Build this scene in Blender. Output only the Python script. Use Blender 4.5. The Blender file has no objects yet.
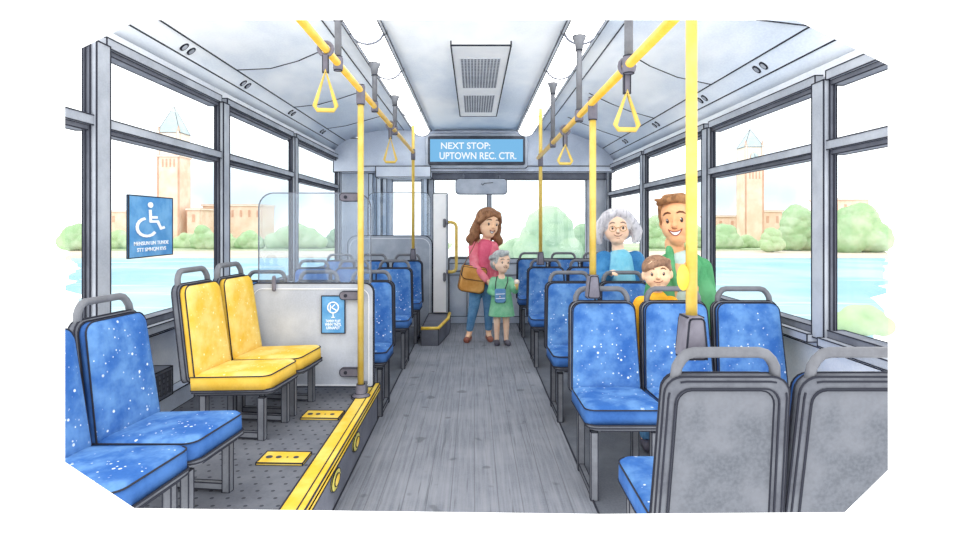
import bpy, bmesh, math, random
from mathutils import Vector, Matrix, Euler
from mathutils.bvhtree import BVHTree
random.seed(7)
PI = math.pi
SC = bpy.context.scene
COL = SC.collection
V = Vector
R = math.radians

# ------------------------------------------------------------------ materials
def lin(c):
    c /= 255.0
    return c/12.92 if c <= .04045 else ((c+.055)/1.055)**2.4
MUL = [1.0]
def rgb(r, g, b): return (lin(r)*MUL[0], lin(g)*MUL[0], lin(b)*MUL[0], 1)

def new_mat(name):
    m = bpy.data.materials.new(name); m.use_nodes = True
    nt = m.node_tree; nt.nodes.clear()
    out = nt.nodes.new('ShaderNodeOutputMaterial')
    return m, nt, out
def node(nt, t, **kw):
    n = nt.nodes.new(t)
    for k, v in kw.items():
        if k.startswith('i_'): n.inputs[k[2:].replace('_', ' ')].default_value = v
        else: setattr(n, k, v)
    return n
def mixrgb(nt, fac, a, b):
    n = nt.nodes.new('ShaderNodeMix'); n.data_type = 'RGBA'
    for i, v in ((0, fac), (6, a), (7, b)):
        if isinstance(v, bpy.types.NodeSocket): nt.links.new(v, n.inputs[i])
        else: n.inputs[i].default_value = v
    return n.outputs[2]
def ramp(nt, src, p0, p1):
    n = nt.nodes.new('ShaderNodeMapRange'); n.interpolation_type = 'SMOOTHSTEP'
    nt.links.new(src, n.inputs[0]); n.inputs[1].default_value = p0; n.inputs[2].default_value = p1
    return n.outputs[0]
def math_(nt, op, a, b=None):
    n = nt.nodes.new('ShaderNodeMath'); n.operation = op
    for i, v in enumerate((a, b)):
        if v is None: continue
        if isinstance(v, bpy.types.NodeSocket): nt.links.new(v, n.inputs[i])
        else: n.inputs[i].default_value = v
    return n.outputs[0]
def coord(nt, scale=(1, 1, 1)):
    tc = nt.nodes.new('ShaderNodeTexCoord'); mp = nt.nodes.new('ShaderNodeMapping')
    nt.links.new(tc.outputs['Object'], mp.inputs[0]); mp.inputs['Scale'].default_value = scale
    return mp.outputs[0]
def noise(nt, vec, scale, detail=3, rough=.5):
    n = nt.nodes.new('ShaderNodeTexNoise'); nt.links.new(vec, n.inputs['Vector'])
    n.inputs['Scale'].default_value = scale; n.inputs['Detail'].default_value = detail; n.inputs['Roughness'].default_value = rough
    return n.outputs['Fac']

def wash(name, a, b, scale=3.0, grain=.06, rough=.75, spec=.15, metal=0, stretch=(1, 1, 1), extra=None):
    """pigment that pools: two tones mixed by soft noise, with fine paper grain"""
    m, nt, out = new_mat(name)
    bs = nt.nodes.new('ShaderNodeBsdfPrincipled')
    vec = coord(nt, stretch)
    f = ramp(nt, noise(nt, vec, scale, 4, .6), .35, .68)
    c = mixrgb(nt, f, rgb(*a), rgb(*b))
    if grain:
        g = ramp(nt, noise(nt, vec, 90, 2), .25, .75)
        c = mixrgb(nt, math_(nt, 'MULTIPLY', g, grain*4), c, rgb(*[min(255, x*1.18+12) for x in a]))
    if extra: c = extra(nt, c)
    nt.links.new(c, bs.inputs['Base Color'])
    bs.inputs['Roughness'].default_value = rough
    bs.inputs['Specular IOR Level'].default_value = spec
    bs.inputs['Metallic'].default_value = metal
    nt.links.new(bs.outputs[0], out.inputs[0])
    return m
def flat(name, c, rough=.6, spec=.2):
    return wash(name, c, c, 2, 0, rough, spec)
def emit(name, c, s):
    m, nt, out = new_mat(name)
    e = node(nt, 'ShaderNodeEmission'); e.inputs[0].default_value = rgb(*c); e.inputs[1].default_value = s
    nt.links.new(e.outputs[0], out.inputs[0]); return m
def glass(name, tint, gloss=.05, haze=0.0, hazec=(255, 255, 255)):
    m, nt, out = new_mat(name)
    tr = node(nt, 'ShaderNodeBsdfTransparent'); tr.inputs[0].default_value = rgb(*tint)
    gl = node(nt, 'ShaderNodeBsdfGlossy'); gl.inputs['Roughness'].default_value = .03
    mx = node(nt, 'ShaderNodeMixShader'); mx.inputs[0].default_value = gloss
    nt.links.new(tr.outputs[0], mx.inputs[1]); nt.links.new(gl.outputs[0], mx.inputs[2])
    last = mx.outputs[0]
    if haze:
        df = node(nt, 'ShaderNodeBsdfTranslucent'); df.inputs[0].default_value = rgb(*hazec)
        m2 = node(nt, 'ShaderNodeMixShader'); m2.inputs[0].default_value = haze
        nt.links.new(last, m2.inputs[1]); nt.links.new(df.outputs[0], m2.inputs[2]); last = m2.outputs[0]
    nt.links.new(last, out.inputs[0]); return m

def speckle(col1, amt=1.0):
    def f(nt, c):
        vec = coord(nt)
        for sc_, th, cut in ((22, .17, .50), (44, .20, .56)):
            v = nt.nodes.new('ShaderNodeTexVoronoi'); nt.links.new(vec, v.inputs['Vector']); v.inputs['Scale'].default_value = sc_
            d = ramp(nt, v.outputs['Distance'], th, th*.55)
            sel = nt.nodes.new('ShaderNodeSeparateColor'); nt.links.new(v.outputs['Color'], sel.inputs[0])
            s = math_(nt, 'GREATER_THAN', sel.outputs[0], cut)
            cl = ramp(nt, noise(nt, vec, 5, 1), .38, .58)
            k = math_(nt, 'MULTIPLY', math_(nt, 'MULTIPLY', d, s), math_(nt, 'MULTIPLY', cl, amt))
            c = mixrgb(nt, k, c, rgb(*col1))
        return c
    return f
def deck(nt, c):          # long dark scratches and board seams running down the aisle
    v1 = coord(nt, (60, 1.6, 1)); n1 = ramp(nt, noise(nt, v1, 1.0, 4, .65), .30, .72)
    c = mixrgb(nt, math_(nt, 'MULTIPLY', n1, .55), c, rgb(154, 157, 165))
    v2 = coord(nt, (34, .9, 1)); n2 = ramp(nt, noise(nt, v2, 1.3, 3, .7), .60, .70)
    c = mixrgb(nt, math_(nt, 'MULTIPLY', n2, .55), c, rgb(78, 81, 90))
    v3 = coord(nt); n3 = ramp(nt, noise(nt, v3, 6.5, 1), .68, .74)
    c = mixrgb(nt, math_(nt, 'MULTIPLY', n3, .45), c, rgb(70, 73, 82))
    tc = nt.nodes.new('ShaderNodeTexCoord'); sp = nt.nodes.new('ShaderNodeSeparateXYZ'); nt.links.new(tc.outputs['Object'], sp.inputs[0])
    fr = math_(nt, 'FRACT', math_(nt, 'MULTIPLY', sp.outputs[0], 8.3)); ln = math_(nt, 'LESS_THAN', fr, .045)
    return mixrgb(nt, math_(nt, 'MULTIPLY', ln, .45), c, rgb(80, 83, 91))
def studs(nt, c):         # rubber flooring with staggered dimples
    tc = nt.nodes.new('ShaderNodeTexCoord'); sp = nt.nodes.new('ShaderNodeSeparateXYZ'); nt.links.new(tc.outputs['Object'], sp.inputs[0])
    y = math_(nt, 'MULTIPLY', sp.outputs[1], 15.0); row = math_(nt, 'FLOOR', y)
    off = math_(nt, 'MULTIPLY', math_(nt, 'MODULO', row, 2.0), .5)
    x = math_(nt, 'ADD', math_(nt, 'MULTIPLY', sp.outputs[0], 15.0), off)
    fx = math_(nt, 'SUBTRACT', math_(nt, 'FRACT', x), .5); fy = math_(nt, 'SUBTRACT', math_(nt, 'FRACT', y), .5)
    d = math_(nt, 'SQRT', math_(nt, 'ADD', math_(nt, 'MULTIPLY', fx, fx), math_(nt, 'MULTIPLY', fy, fy)))
    k = math_(nt, 'LESS_THAN', d, .13)
    return mixrgb(nt, math_(nt, 'MULTIPLY', k, .75), c, rgb(48, 50, 58))
def strands(dark):
    def f(nt, c):
        v = coord(nt, (1, 1, .25)); n = ramp(nt, noise(nt, v, 55, 2), .52, .66)
        return mixrgb(nt, math_(nt, 'MULTIPLY', n, .6), c, rgb(*dark))
    return f
def ripple(nt, c):
    v = coord(nt, (.12, 1.1, 1)); n = ramp(nt, noise(nt, v, .55, 3, .6), .58, .68)
    return mixrgb(nt, math_(nt, 'MULTIPLY', n, .8), c, rgb(236, 247, 250))

M = {}
M['ink'] = flat('dark_outline_rubber', (48, 50, 60), .7, .1)
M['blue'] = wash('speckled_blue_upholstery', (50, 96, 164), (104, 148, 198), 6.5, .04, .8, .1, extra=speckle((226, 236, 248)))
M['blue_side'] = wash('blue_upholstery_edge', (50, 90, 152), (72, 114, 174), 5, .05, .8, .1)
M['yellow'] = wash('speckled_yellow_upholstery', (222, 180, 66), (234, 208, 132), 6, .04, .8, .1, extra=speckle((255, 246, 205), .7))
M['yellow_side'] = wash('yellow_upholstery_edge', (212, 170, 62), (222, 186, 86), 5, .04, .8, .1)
M['shell'] = wash('grey_moulded_seat_plastic', (88, 91, 100), (112, 116, 124), 5, .08, .7, .15)
M['shell_in'] = wash('grey_seat_back_panel', (92, 96, 104), (120, 123, 131), 4, .12, .8, .1)
M['tube'] = wash('grey_grip_plastic', (98, 100, 107), (118, 121, 128), 8, .05, .5, .3)
M['leg'] = wash('painted_grey_leg_steel', (98, 101, 109), (120, 124, 132), 8, .05, .55, .25)
M['rail'] = wash('yellow_painted_handrail', (232, 178, 48), (238, 196, 78), 9, .03, .4, .35)
M['railp'] = wash('pale_yellow_painted_pole', (204, 172, 74), (216, 192, 108), 7, .03, .4, .35)
M['clamp'] = wash('grey_clamp_plastic', (98, 96, 108), (120, 118, 130), 10, .04, .55, .25)
M['frame'] = wash('grey_window_frame_paint', (150, 156, 167), (180, 186, 195), 3, .06, .6, .2)
M['frame_dk'] = wash('dark_window_gasket', (96, 100, 112), (120, 124, 135), 5, .05, .7, .15)
M['wall'] = wash('pale_grey_wall_panel', (212, 218, 227), (236, 240, 245), 1.6, .06, .8, .1)
M['ceil'] = wash('pale_blue_grey_ceiling_panel', (196, 208, 226), (240, 244, 250), 1.0, .05, .8, .1, stretch=(1, .45, 1))
M['head'] = wash('blue_grey_bulkhead_panel', (178, 188, 205), (208, 216, 228), 1.8, .06, .75, .12)
M['cabin'] = wash('blue_grey_cabin_panel', (174, 186, 203), (208, 217, 228), 2.2, .06, .75, .12)
M['deck'] = wash('worn_grey_aisle_boards', (106, 110, 120), (130, 133, 142), 2.2, .08, .8, .1, extra=deck)
M['under'] = wash('dark_grey_floor_rubber', (92, 96, 105), (112, 116, 124), 2.5, .08, .85, .08)
M['plat'] = wash('dimpled_grey_platform_rubber', (96, 99, 108), (118, 121, 129), 2.5, .06, .85, .08, extra=studs)
M['riser'] = wash('grey_step_riser_rubber', (94, 97, 108), (114, 117, 128), 3, .06, .85, .08)
M['step'] = wash('yellow_step_edging', (226, 184, 54), (234, 206, 108), 5, .03, .6, .2)
M['reflector'] = wash('olive_yellow_reflector', (186, 178, 74), (214, 202, 96), 12, .02, .3, .4)
M['white'] = wash('white_painted_panel', (238, 241, 245), (252, 253, 254), 2, .04, .7, .12)
M['part'] = wash('pale_partition_panel', (166, 173, 187), (194, 200, 210), 2.4, .05, .7, .12)
M['glass'] = glass('clear_window_glass', (252, 254, 255), .03)
M['glass_s'] = glass('screen_glass', (244, 249, 254), .05, .10, (240, 247, 255))
M['sign'] = wash('blue_sign_enamel', (78, 142, 198), (112, 168, 214), 9, .03, .5, .2)
M['signw'] = flat('white_sign_print', (250, 252, 255), .6, .1)
M['screen'] = emit('blue_display_screen', (126, 190, 236), .93)
M['screenw'] = emit('white_display_lettering', (245, 250, 255), 1.0)
M['lamp'] = emit('white_lamp_diffuser', (255, 255, 252), 5.0)
M['grille'] = wash('grey_grille_metal', (196, 201, 208), (212, 216, 222), 6, .04, .6, .2)
M['dark'] = wash('dark_grey_recess', (66, 69, 78), (84, 87, 96), 6, .04, .8, .1)
M['mirror'] = wash('grey_mirror_housing', (150, 160, 176), (176, 184, 197), 4, .04, .5, .25)
# people
M['skin1'] = wash('light_peach_skin', (248, 200, 162), (252, 216, 186), 7, 0, .7, .15)
M['skin2'] = wash('tan_peach_skin', (232, 168, 122), (238, 188, 146), 6, 0, .7, .15)
M['skin3'] = wash('pale_aged_skin', (246, 204, 174), (250, 218, 196), 7, 0, .7, .15)
M['hair_br'] = wash('brown_hair', (132, 92, 66), (166, 122, 90), 12, 0, .7, .2, extra=strands((92, 62, 46)))
M['hair_man'] = wash('short_brown_hair', (140, 98, 64), (176, 130, 90), 12, 0, .7, .2, extra=strands((96, 66, 46)))
M['hair_boy'] = wash('soft_brown_hair', (140, 108, 88), (170, 136, 112), 14, 0, .7, .2, extra=strands((98, 74, 62)))
M['hair_gr'] = wash('silver_grey_hair', (200, 198, 206), (232, 230, 234), 10, 0, .7, .2, extra=strands((150, 148, 160)))
M['hair_gr2'] = wash('curly_grey_hair', (158, 164, 166), (200, 204, 204), 14, 0, .7, .2, extra=strands((118, 124, 130)))
M['pink'] = wash('pink_cardigan_wool', (226, 112, 132), (238, 150, 162), 8, .04, .85, .08)
M['rose'] = wash('rose_top_cotton', (214, 92, 122), (228, 120, 144), 8, .04, .85, .08)
M['jeans'] = wash('blue_jeans_denim', (78, 124, 168), (112, 156, 194), 8, .08, .85, .08)
M['brownshoe'] = wash('brown_shoe_leather', (140, 84, 72), (166, 108, 92), 12, .03, .5, .25)
M['darkshoe'] = wash('dark_grey_shoe_leather', (76, 74, 88), (100, 98, 110), 12, .03, .5, .25)
M['greendress'] = wash('mint_green_dress_cotton', (112, 186, 142), (150, 208, 172), 8, .04, .85, .08)
M['cyanshirt'] = wash('light_blue_shirt_cotton', (112, 186, 214), (150, 208, 226), 7, .04, .85, .08)
M['bluecard'] = wash('blue_cardigan_knit', (52, 112, 166), (80, 142, 188), 9, .08, .85, .08)
M['greenjack'] = wash('green_jacket_cotton', (74, 146, 98), (104, 172, 124), 6, .05, .85, .08)
M['tee'] = wash('pale_mint_tee_cotton', (176, 200, 196), (196, 214, 210), 8, .03, .85, .08)
M['orange'] = wash('orange_yellow_shirt_cotton', (244, 168, 42), (248, 198, 72), 6, .04, .85, .08)
M['trouser'] = wash('slate_trouser_cotton', (92, 98, 118), (112, 118, 138), 8, .05, .85, .08)
M['bag'] = wash('tan_leather_bag', (190, 132, 64), (216, 162, 94), 7, .05, .6, .2)
M['bagd'] = wash('dark_tan_leather', (128, 84, 52), (148, 100, 66), 9, .03, .6, .2)
M['pouch'] = wash('blue_striped_pouch_cloth', (92, 140, 190), (122, 168, 208), 9, .04, .85, .08)
M['eye'] = flat('dark_brown_eye', (52, 34, 30), .3, .5)
M['brow'] = flat('brown_eyebrow', (110, 72, 52), .8, .1)
M['browg'] = flat('grey_eyebrow', (150, 130, 120), .8, .1)
M['lip'] = flat('dark_red_mouth', (140, 62, 52), .6, .2)
M['teeth'] = flat('white_teeth', (255, 255, 253), .4, .3)
M['fold'] = flat('fine_seam_line', (70, 64, 72), .8, .1)
M['foldskin'] = flat('warm_brown_crease', (160, 96, 72), .8, .1)
M['cream'] = wash('cream_ice_cream', (246, 226, 206), (252, 240, 226), 12, .02, .6, .2)
M['cone'] = wash('golden_wafer_cone', (214, 170, 92), (228, 190, 118), 12, .05, .7, .1)
M['gold'] = flat('thin_gold_wire', (190, 150, 96), .4, .4)
# outside
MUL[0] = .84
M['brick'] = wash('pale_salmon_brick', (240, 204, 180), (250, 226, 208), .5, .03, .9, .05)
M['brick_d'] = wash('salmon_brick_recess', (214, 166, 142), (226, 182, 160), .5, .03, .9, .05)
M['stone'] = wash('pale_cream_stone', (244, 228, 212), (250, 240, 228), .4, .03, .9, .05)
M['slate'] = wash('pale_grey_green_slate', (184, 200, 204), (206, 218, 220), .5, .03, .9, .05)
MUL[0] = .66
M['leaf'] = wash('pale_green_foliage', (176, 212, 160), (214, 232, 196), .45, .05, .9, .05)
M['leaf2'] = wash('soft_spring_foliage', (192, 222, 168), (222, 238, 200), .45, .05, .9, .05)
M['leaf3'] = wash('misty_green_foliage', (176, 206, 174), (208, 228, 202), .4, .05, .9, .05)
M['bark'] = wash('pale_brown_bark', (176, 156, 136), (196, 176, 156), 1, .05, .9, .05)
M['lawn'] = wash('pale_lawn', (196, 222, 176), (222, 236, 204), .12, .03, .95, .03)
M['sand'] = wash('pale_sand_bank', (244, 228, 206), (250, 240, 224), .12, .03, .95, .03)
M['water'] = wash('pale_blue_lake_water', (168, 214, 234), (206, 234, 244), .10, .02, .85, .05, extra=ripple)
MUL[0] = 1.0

# ------------------------------------------------------------------ mesh helpers
def bx(bm, lo, hi, mi=0, mat=None):
    x0, y0, z0 = lo; x1, y1, z1 = hi
    p = [V((x, y, z)) for z in (z0, z1) for y in (y0, y1) for x in (x0, x1)]
    if mat: p = [mat @ q for q in p]
    v = [bm.verts.new(q) for q in p]
    for f in ((0, 2, 3, 1), (4, 5, 7, 6), (0, 1, 5, 4), (2, 6, 7, 3), (0, 4, 6, 2), (1, 3, 7, 5)):
        bm.faces.new([v[i] for i in f]).material_index = mi
def perp(d):
    a = V((0, 0, 1)) if abs(d.z) < .9 else V((1, 0, 0))
    u = d.cross(a).normalized(); return u, d.cross(u).normalized()
def tube(bm, pts, r, seg=10, mi=0, closed=False, smooth=True, flat_=(1, 1)):
    pts = [V(p) for p in pts]; n = len(pts); rings = []
    rr = r if isinstance(r, (list, tuple)) else [r]*n
    u = None
    for i, p in enumerate(pts):
        if closed: d = (pts[(i+1) % n]-pts[i-1]).normalized()
        elif i == 0: d = (pts[1]-p).normalized()
        elif i == n-1: d = (p-pts[i-1]).normalized()
        else: d = ((pts[i+1]-p).normalized()+(p-pts[i-1]).normalized()).normalized()
        if u is None: u, w = perp(d)
        else:
            u = (u-d*u.dot(d)).normalized(); w = d.cross(u)
        rings.append([bm.verts.new(p+(u*math.cos(2*PI*k/seg)*flat_[0]+w*math.sin(2*PI*k/seg)*flat_[1])*rr[i]) for k in range(seg)])
    for i in range(n if closed else n-1):
        a, b = rings[i], rings[(i+1) % n]
        for k in range(seg):
            f = bm.faces.new((a[k], a[(k+1) % seg], b[(k+1) % seg], b[k])); f.material_index = mi; f.smooth = smooth
    if not closed:
        for ring, fl in ((rings[0], True), (rings[-1], False)):
            f = bm.faces.new(ring[::-1] if fl else ring); f.material_index = mi
def arc_pts(c, rad, a0, a1, n, plane='xz'):
    o = []
    for i in range(n+1):
        a = a0+(a1-a0)*i/n; p = rad*math.cos(a), rad*math.sin(a)
        if plane == 'xz': o.append(V((c[0]+p[0], c[1], c[2]+p[1])))
        elif plane == 'yz': o.append(V((c[0], c[1]+p[0], c[2]+p[1])))
        else: o.append(V((c[0]+p[0], c[1]+p[1], c[2])))
    return o
def rrect(w, h, r, n=5, wt=None):
    """rounded outline centred on x, from z 0 to h; wt = width at the top; r = (bottom radius, top radius)"""
    wt = w if wt is None else wt
    rb, rt = r if isinstance(r, tuple) else (r, r)
    o = []
    for cx, cz, a0, rad in ((w/2-rb, rb, -PI/2, rb), (wt/2-rt, h-rt, 0, rt), (-wt/2+rt, h-rt, PI/2, rt), (-w/2+rb, rb, PI, rb)):
        if rad < 1e-4: o.append((cx, cz)); continue
        for i in range(n+1):
            a = a0+PI/2*i/n; o.append((cx+rad*math.cos(a), cz+rad*math.sin(a)))
    return o
def slab(bm, outline, rings, mi=0, mat=None, cap=(True, True), mif=None):
    """stack of copies of a 2-D outline: rings = [(inset scale, depth y)], outline lies in xz"""
    cx = sum(p[0] for p in outline)/len(outline); cz = sum(p[1] for p in outline)/len(outline)
    W = max(p[0] for p in outline)-cx; H = max(p[1] for p in outline)-cz
    prev = None; n = len(outline); first = None
    for (ins, y) in rings:
        sx, sz = 1-ins/W, 1-ins/H
        ps = [V((cx+(p[0]-cx)*sx, y, cz+(p[1]-cz)*sz)) for p in outline]
        if mat: ps = [mat @ q for q in ps]
        vs = [bm.verts.new(q) for q in ps]
        if first is None: first = vs
        if prev:
            for k in range(n):
                f = bm.faces.new((prev[k], prev[(k+1) % n], vs[(k+1) % n], vs[k])); f.material_index = mi; f.smooth = True
        prev = vs
    m2 = mi if mif is None else mif
    if cap[0]: bm.faces.new(first[::-1]).material_index = mi
    if cap[1]: bm.faces.new(prev).material_index = m2
def lathe(bm, prof, seg=20, mat=None, mi=0, smooth=True):
    rings = []
    for r, z in prof:
        ps = [V((r*math.cos(2*PI*k/seg), r*math.sin(2*PI*k/seg), z)) for k in range(seg)]
        if mat: ps = [mat @ p for p in ps]
        rings.append([bm.verts.new(p) for p in ps])
    for a, b in zip(rings, rings[1:]):
        for k in range(seg):
            f = bm.faces.new((a[k], a[(k+1) % seg], b[(k+1) % seg], b[k])); f.material_index = mi; f.smooth = smooth
    bm.faces.new(rings[0][::-1]).material_index = mi; bm.faces.new(rings[-1]).material_index = mi
def ell(bm, c, r, mat=None, sub=2, mi=0):
    m = Matrix.Translation(V(c)) @ Matrix.Diagonal((*r, 1))
    if mat: m = mat @ m
    res = bmesh.ops.create_icosphere(bm, subdivisions=sub, radius=1, matrix=m)
    for v in res['verts']:
        for f in v.link_faces: f.smooth = True; f.material_index = mi
def cap(bm, a, b, ra, rb, seg=12):
    """tapered capsule"""
    a, b = V(a), V(b); d = b-a; L = d.length
    if L < 1e-5: return ell(bm, a, (ra, ra, ra))
    d.normalize(); u, w = perp(d); prof = []
    for i in range(0, 6):
        t = -PI/2+PI/2*i/5; prof.append((max(ra*math.cos(t), ra*.02), ra*math.sin(t)))
    for i in range(0, 6):
        t = PI/2*i/5; prof.append((max(rb*math.cos(t), rb*.02), L+rb*math.sin(t)))
    m = Matrix((u, w, d)).transposed().to_4x4(); m.translation = a
    if m.to_3x3().determinant() < 0:
        m = Matrix((w, u, d)).transposed().to_4x4(); m.translation = a
    lathe(bm, prof, seg, m)
def ink(bm, r, ang=38, mi=1, sel=None):
    """thin dark edging strips along every hard edge"""
    bm.normal_update(); segs = []
    for e in bm.edges:
        if sel and not sel(e): continue
        lf = e.link_faces
        if len(lf) == 2:
            if lf[0].material_index == 99: continue
            if lf[0].normal.angle(lf[1].normal, 0) > R(ang): segs.append((e.verts[0].co.copy(), e.verts[1].co.copy()))
        elif len(lf) == 1: segs.append((e.verts[0].co.copy(), e.verts[1].co.copy()))
    for a, b in segs: strip(bm, a, b, r, mi)
def strip(bm, a, b, r, mi=1):
    a, b = V(a), V(b); d = b-a
    if d.length < 1e-5: return
    d.normalize(); u, w = perp(d); a = a-d*r*.4; b = b+d*r*.4; q = []
    for p in (a, b):
        for k in range(4):
            t = PI/4+PI/2*k; q.append(bm.verts.new(p+(u*math.cos(t)+w*math.sin(t))*r))
    for k in range(4): bm.faces.new((q[k], q[(k+1) % 4], q[4+(k+1) % 4], q[4+k])).material_index = mi
    bm.faces.new(q[3::-1]).material_index = mi; bm.faces.new(q[4:]).material_index = mi
def line(bm, pts, r, mi=1):
    for a, b in zip(pts, pts[1:]): strip(bm, a, b, r, mi)

def obj(name, bm, mats, parent=None, loc=None):
    me = bpy.data.meshes.new(name); bmesh.ops.recalc_face_normals(bm, faces=bm.faces)
    bm.to_mesh(me); bm.free()
    if not isinstance(mats, (list, tuple)): mats = [mats]
    for m in mats: me.materials.append(M[m] if isinstance(m, str) else m)
    o = bpy.data.objects.new(name, me); COL.objects.link(o)
    if parent: o.parent = parent
    if loc: o.location = loc
    return o
def tag(o, label=None, cat=None, group=None, kind=None):
    if label: o['label'] = label
    if cat: o['category'] = cat
    if group: o['group'] = group
    if kind: o['kind'] = kind
    return o
def thing(name, label, cat, loc=(0, 0, 0), rz=0, group=None):
    o = bpy.data.objects.new(name, None); COL.objects.link(o); o.empty_display_size = .1
    o.location = loc; o.rotation_euler = (0, 0, rz)
    return tag(o, label, cat, group)
def kids(o): return [c for c in bpy.data.objects if c.parent == o]
def dup(o, parent=None):
    c = o.copy(); COL.objects.link(c)
    if parent: c.parent = parent
    for ch in kids(o): dup(ch, c)
    return c
def B(): return bmesh.new()
def struct(name, bm, mats): return tag(obj(name, bm, mats), kind='structure')
def text(name, s, size, mat, parent, m4, width, depth=.001):
    cu = bpy.data.curves.new(name, 'FONT'); cu.body = s; cu.size = size; cu.extrude = depth; cu.align_x = 'CENTER'; cu.offset = size*.014
    t = bpy.data.objects.new('tmp', cu); COL.objects.link(t)
    dg = bpy.context.evaluated_depsgraph_get(); me = bpy.data.meshes.new_from_object(t.evaluated_get(dg))
    bpy.data.objects.remove(t)
    xs = [v.co.x for v in me.vertices]; sx = width/(max(xs)-min(xs)); me.transform(m4 @ Matrix.Diagonal((sx, 1, 1, 1)) @ Matrix.Translation((-(max(xs)+min(xs))/2, 0, 0))); me.materials.clear(); me.materials.append(M[mat]); me.name = name
    o = bpy.data.objects.new(name, me); COL.objects.link(o); o.parent = parent
    return o

EYE = 1.4
def at(px, py, y):           # a measured point of the photograph, taken at its distance y
    return V(((px-474)*y/580, y, EYE-(py-224)*y/580))

# ------------------------------------------------------------------ shell of the bus
Y0 = 1.6
bm = B(); bx(bm, (-.69, Y0, -.06), (.60, 8.45, 0)); struct('floor', bm, ['deck'])
bm = B(); bx(bm, (.60, Y0, -.06), (1.97, 8.45, 0.0)); line(bm, [(.602, Y0, .002), (.602, 8.44, .002)], .006)
struct('floor_right', bm, ['under', 'ink'])
bm = B(); bx(bm, (-1.97, 4.13, -.06), (-.69, 8.45, 0.0)); line(bm, [(-.69, 4.13, .002), (-.69, 8.44, .002)], .006)
struct('floor_left', bm, ['under', 'ink'])
bm = B(); bx(bm, (-1.97, Y0, -.06), (-.70, 4.13, .25)); struct('floor_platform', bm, ['plat'])
bm = B(); bx(bm, (-.70, Y0, 0.0), (-.69, 4.13, .238)); ink(bm, .004); line(bm, [(-.689, Y0, .003), (-.689, 4.13, .003)], .007)
struct('trim_1', bm, ['riser', 'ink'])
bm = B()
bx(bm, (-.775, Y0, .238), (-.672, 4.15, .262)); bx(bm, (-.684, Y0, .212), (-.672, 4.15, .238)); ink(bm, .0045, 80)
line(bm, [(-.705, Y0, .264), (-.705, 4.15, .264)], .003)
tag(obj('step_edging', bm, ['step', 'ink']), 'long bright yellow nosing strip along the edge of the raised left platform', 'step edging')

# side walls -------------------------------------------------------
def side_wall(s, name, zs, ztop):
    bm = B(); x0, x1 = s*1.95, s*2.03
    lo = (min(x0, x1), Y0, -.05); hi = (max(x0, x1), 8.45, zs-.06); bx(bm, lo, hi)
    bx(bm, (min(x0, x1), Y0, ztop+.07), (max(x0, x1), 8.45, ztop+.14))
    for z in (.56, ): line(bm, [(x0-s*.001, Y0, zs-.10), (x0-s*.001, 8.4, zs-.10)], .004)
    struct(name, bm, ['wall', 'ink'])
ZL = dict(sill=.82, top=2.29, tr0=1.87, tr1=1.945)
ZR = dict(sill=.80, top=2.15, tr0=1.775, tr1=1.85)
side_wall(-1, 'wall_left', ZL['sill'], ZL['top']); side_wall(1, 'wall_right', ZR['sill'], ZR['top'])
bm = B(); bx(bm, (-1.95, Y0, .25), (-1.86, 3.85, .36)); bx(bm, (-1.95, 4.15, 0), (-1.88, 8.4, .10)); ink(bm, .004); struct('baseboard_left', bm, ['head', 'ink'])
bm = B(); bx(bm, (1.88, Y0, 0), (1.95, 8.4, .10)); ink(bm, .004); struct('baseboard_right', bm, ['head', 'ink'])

def rail_profile(bm, s, y0, y1, z0, z1, d=.045, ri=.005):
    """stepped longitudinal frame member: face plus a darker recessed lip below"""
    x = s*1.95
    bx(bm, (min(x-s*d, x+s*.05), y0, z0+(z1-z0)*.35), (max(x-s*d, x+s*.05), y1, z1))
    bx(bm, (min(x-s*d*.45, x+s*.05), y0, z0), (max(x-s*d*.45, x+s*.05), y1, z0+(z1-z0)*.35), mi=2)
nwin = 0
for s, Z, posts in ((-1, ZL, (2.96, 4.43, 6.18, 8.2)), (1, ZR, (3.19, 4.76, 6.55, 8.3))):
    x = s*1.95
    for i, yp in enumerate(posts):
        bm = B()
        h0, h1 = Z['sill']-.03, Z['top']+.03
        bx(bm, (min(x-s*.06, x), yp-.055, h0), (max(x-s*.06, x), yp+.055, h1))
        bx(bm, (min(x-s*.032, x), yp-.062, h0), (max(x-s*.032, x), yp+.062, h1), mi=2)
        bx(bm, (min(x-s*.012, x), yp-.070, h0), (max(x-s*.012, x), yp+.070, h1), mi=2)
        ink(bm, .0045 if yp < 4 else .006); struct('trim_%d' % (10+i+(0 if s < 0 else 5)), bm, ['frame', 'ink', 'frame_dk'])
    ys = (Y0,)+posts
    for a, b in zip(ys, ys[1:]):
        nwin += 1
        w = bpy.data.objects.new('window_%d' % nwin, None); COL.objects.link(w); tag(w, kind='structure')
        bm = B(); a2 = a if a == Y0 else a+.05; b2 = b-.05
        rail_profile(bm, s, a2, b2, Z['top'], Z['top']+.08)
        bx(bm, (min(x-s*.09, x+s*.05), a2, Z['sill']-.06), (max(x-s*.09, x+s*.05), b2, Z['sill']-.015))
        bx(bm, (min(x-s*.04, x+s*.05), a2, Z['sill']-.015), (max(x-s*.04, x+s*.05), b2, Z['sill']+.025), mi=2)
        ink(bm, .004 if a < 4 else .0055); obj('window_frame', bm, ['frame', 'ink', 'frame_dk'], w)
        bm = B(); rail_profile(bm, s, a2, b2, Z['tr0'], Z['tr1']); ink(bm, .004 if a < 4 else .0055)
        obj('transom', bm, ['frame', 'ink', 'frame_dk'], w)
        bm = B(); xg = x+s*.01; bx(bm, (min(xg, xg+s*.006), a2, Z['sill']+.02), (max(xg, xg+s*.006), b2, Z['top']+.01)); obj('pane', bm, 'glass', w)

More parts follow.
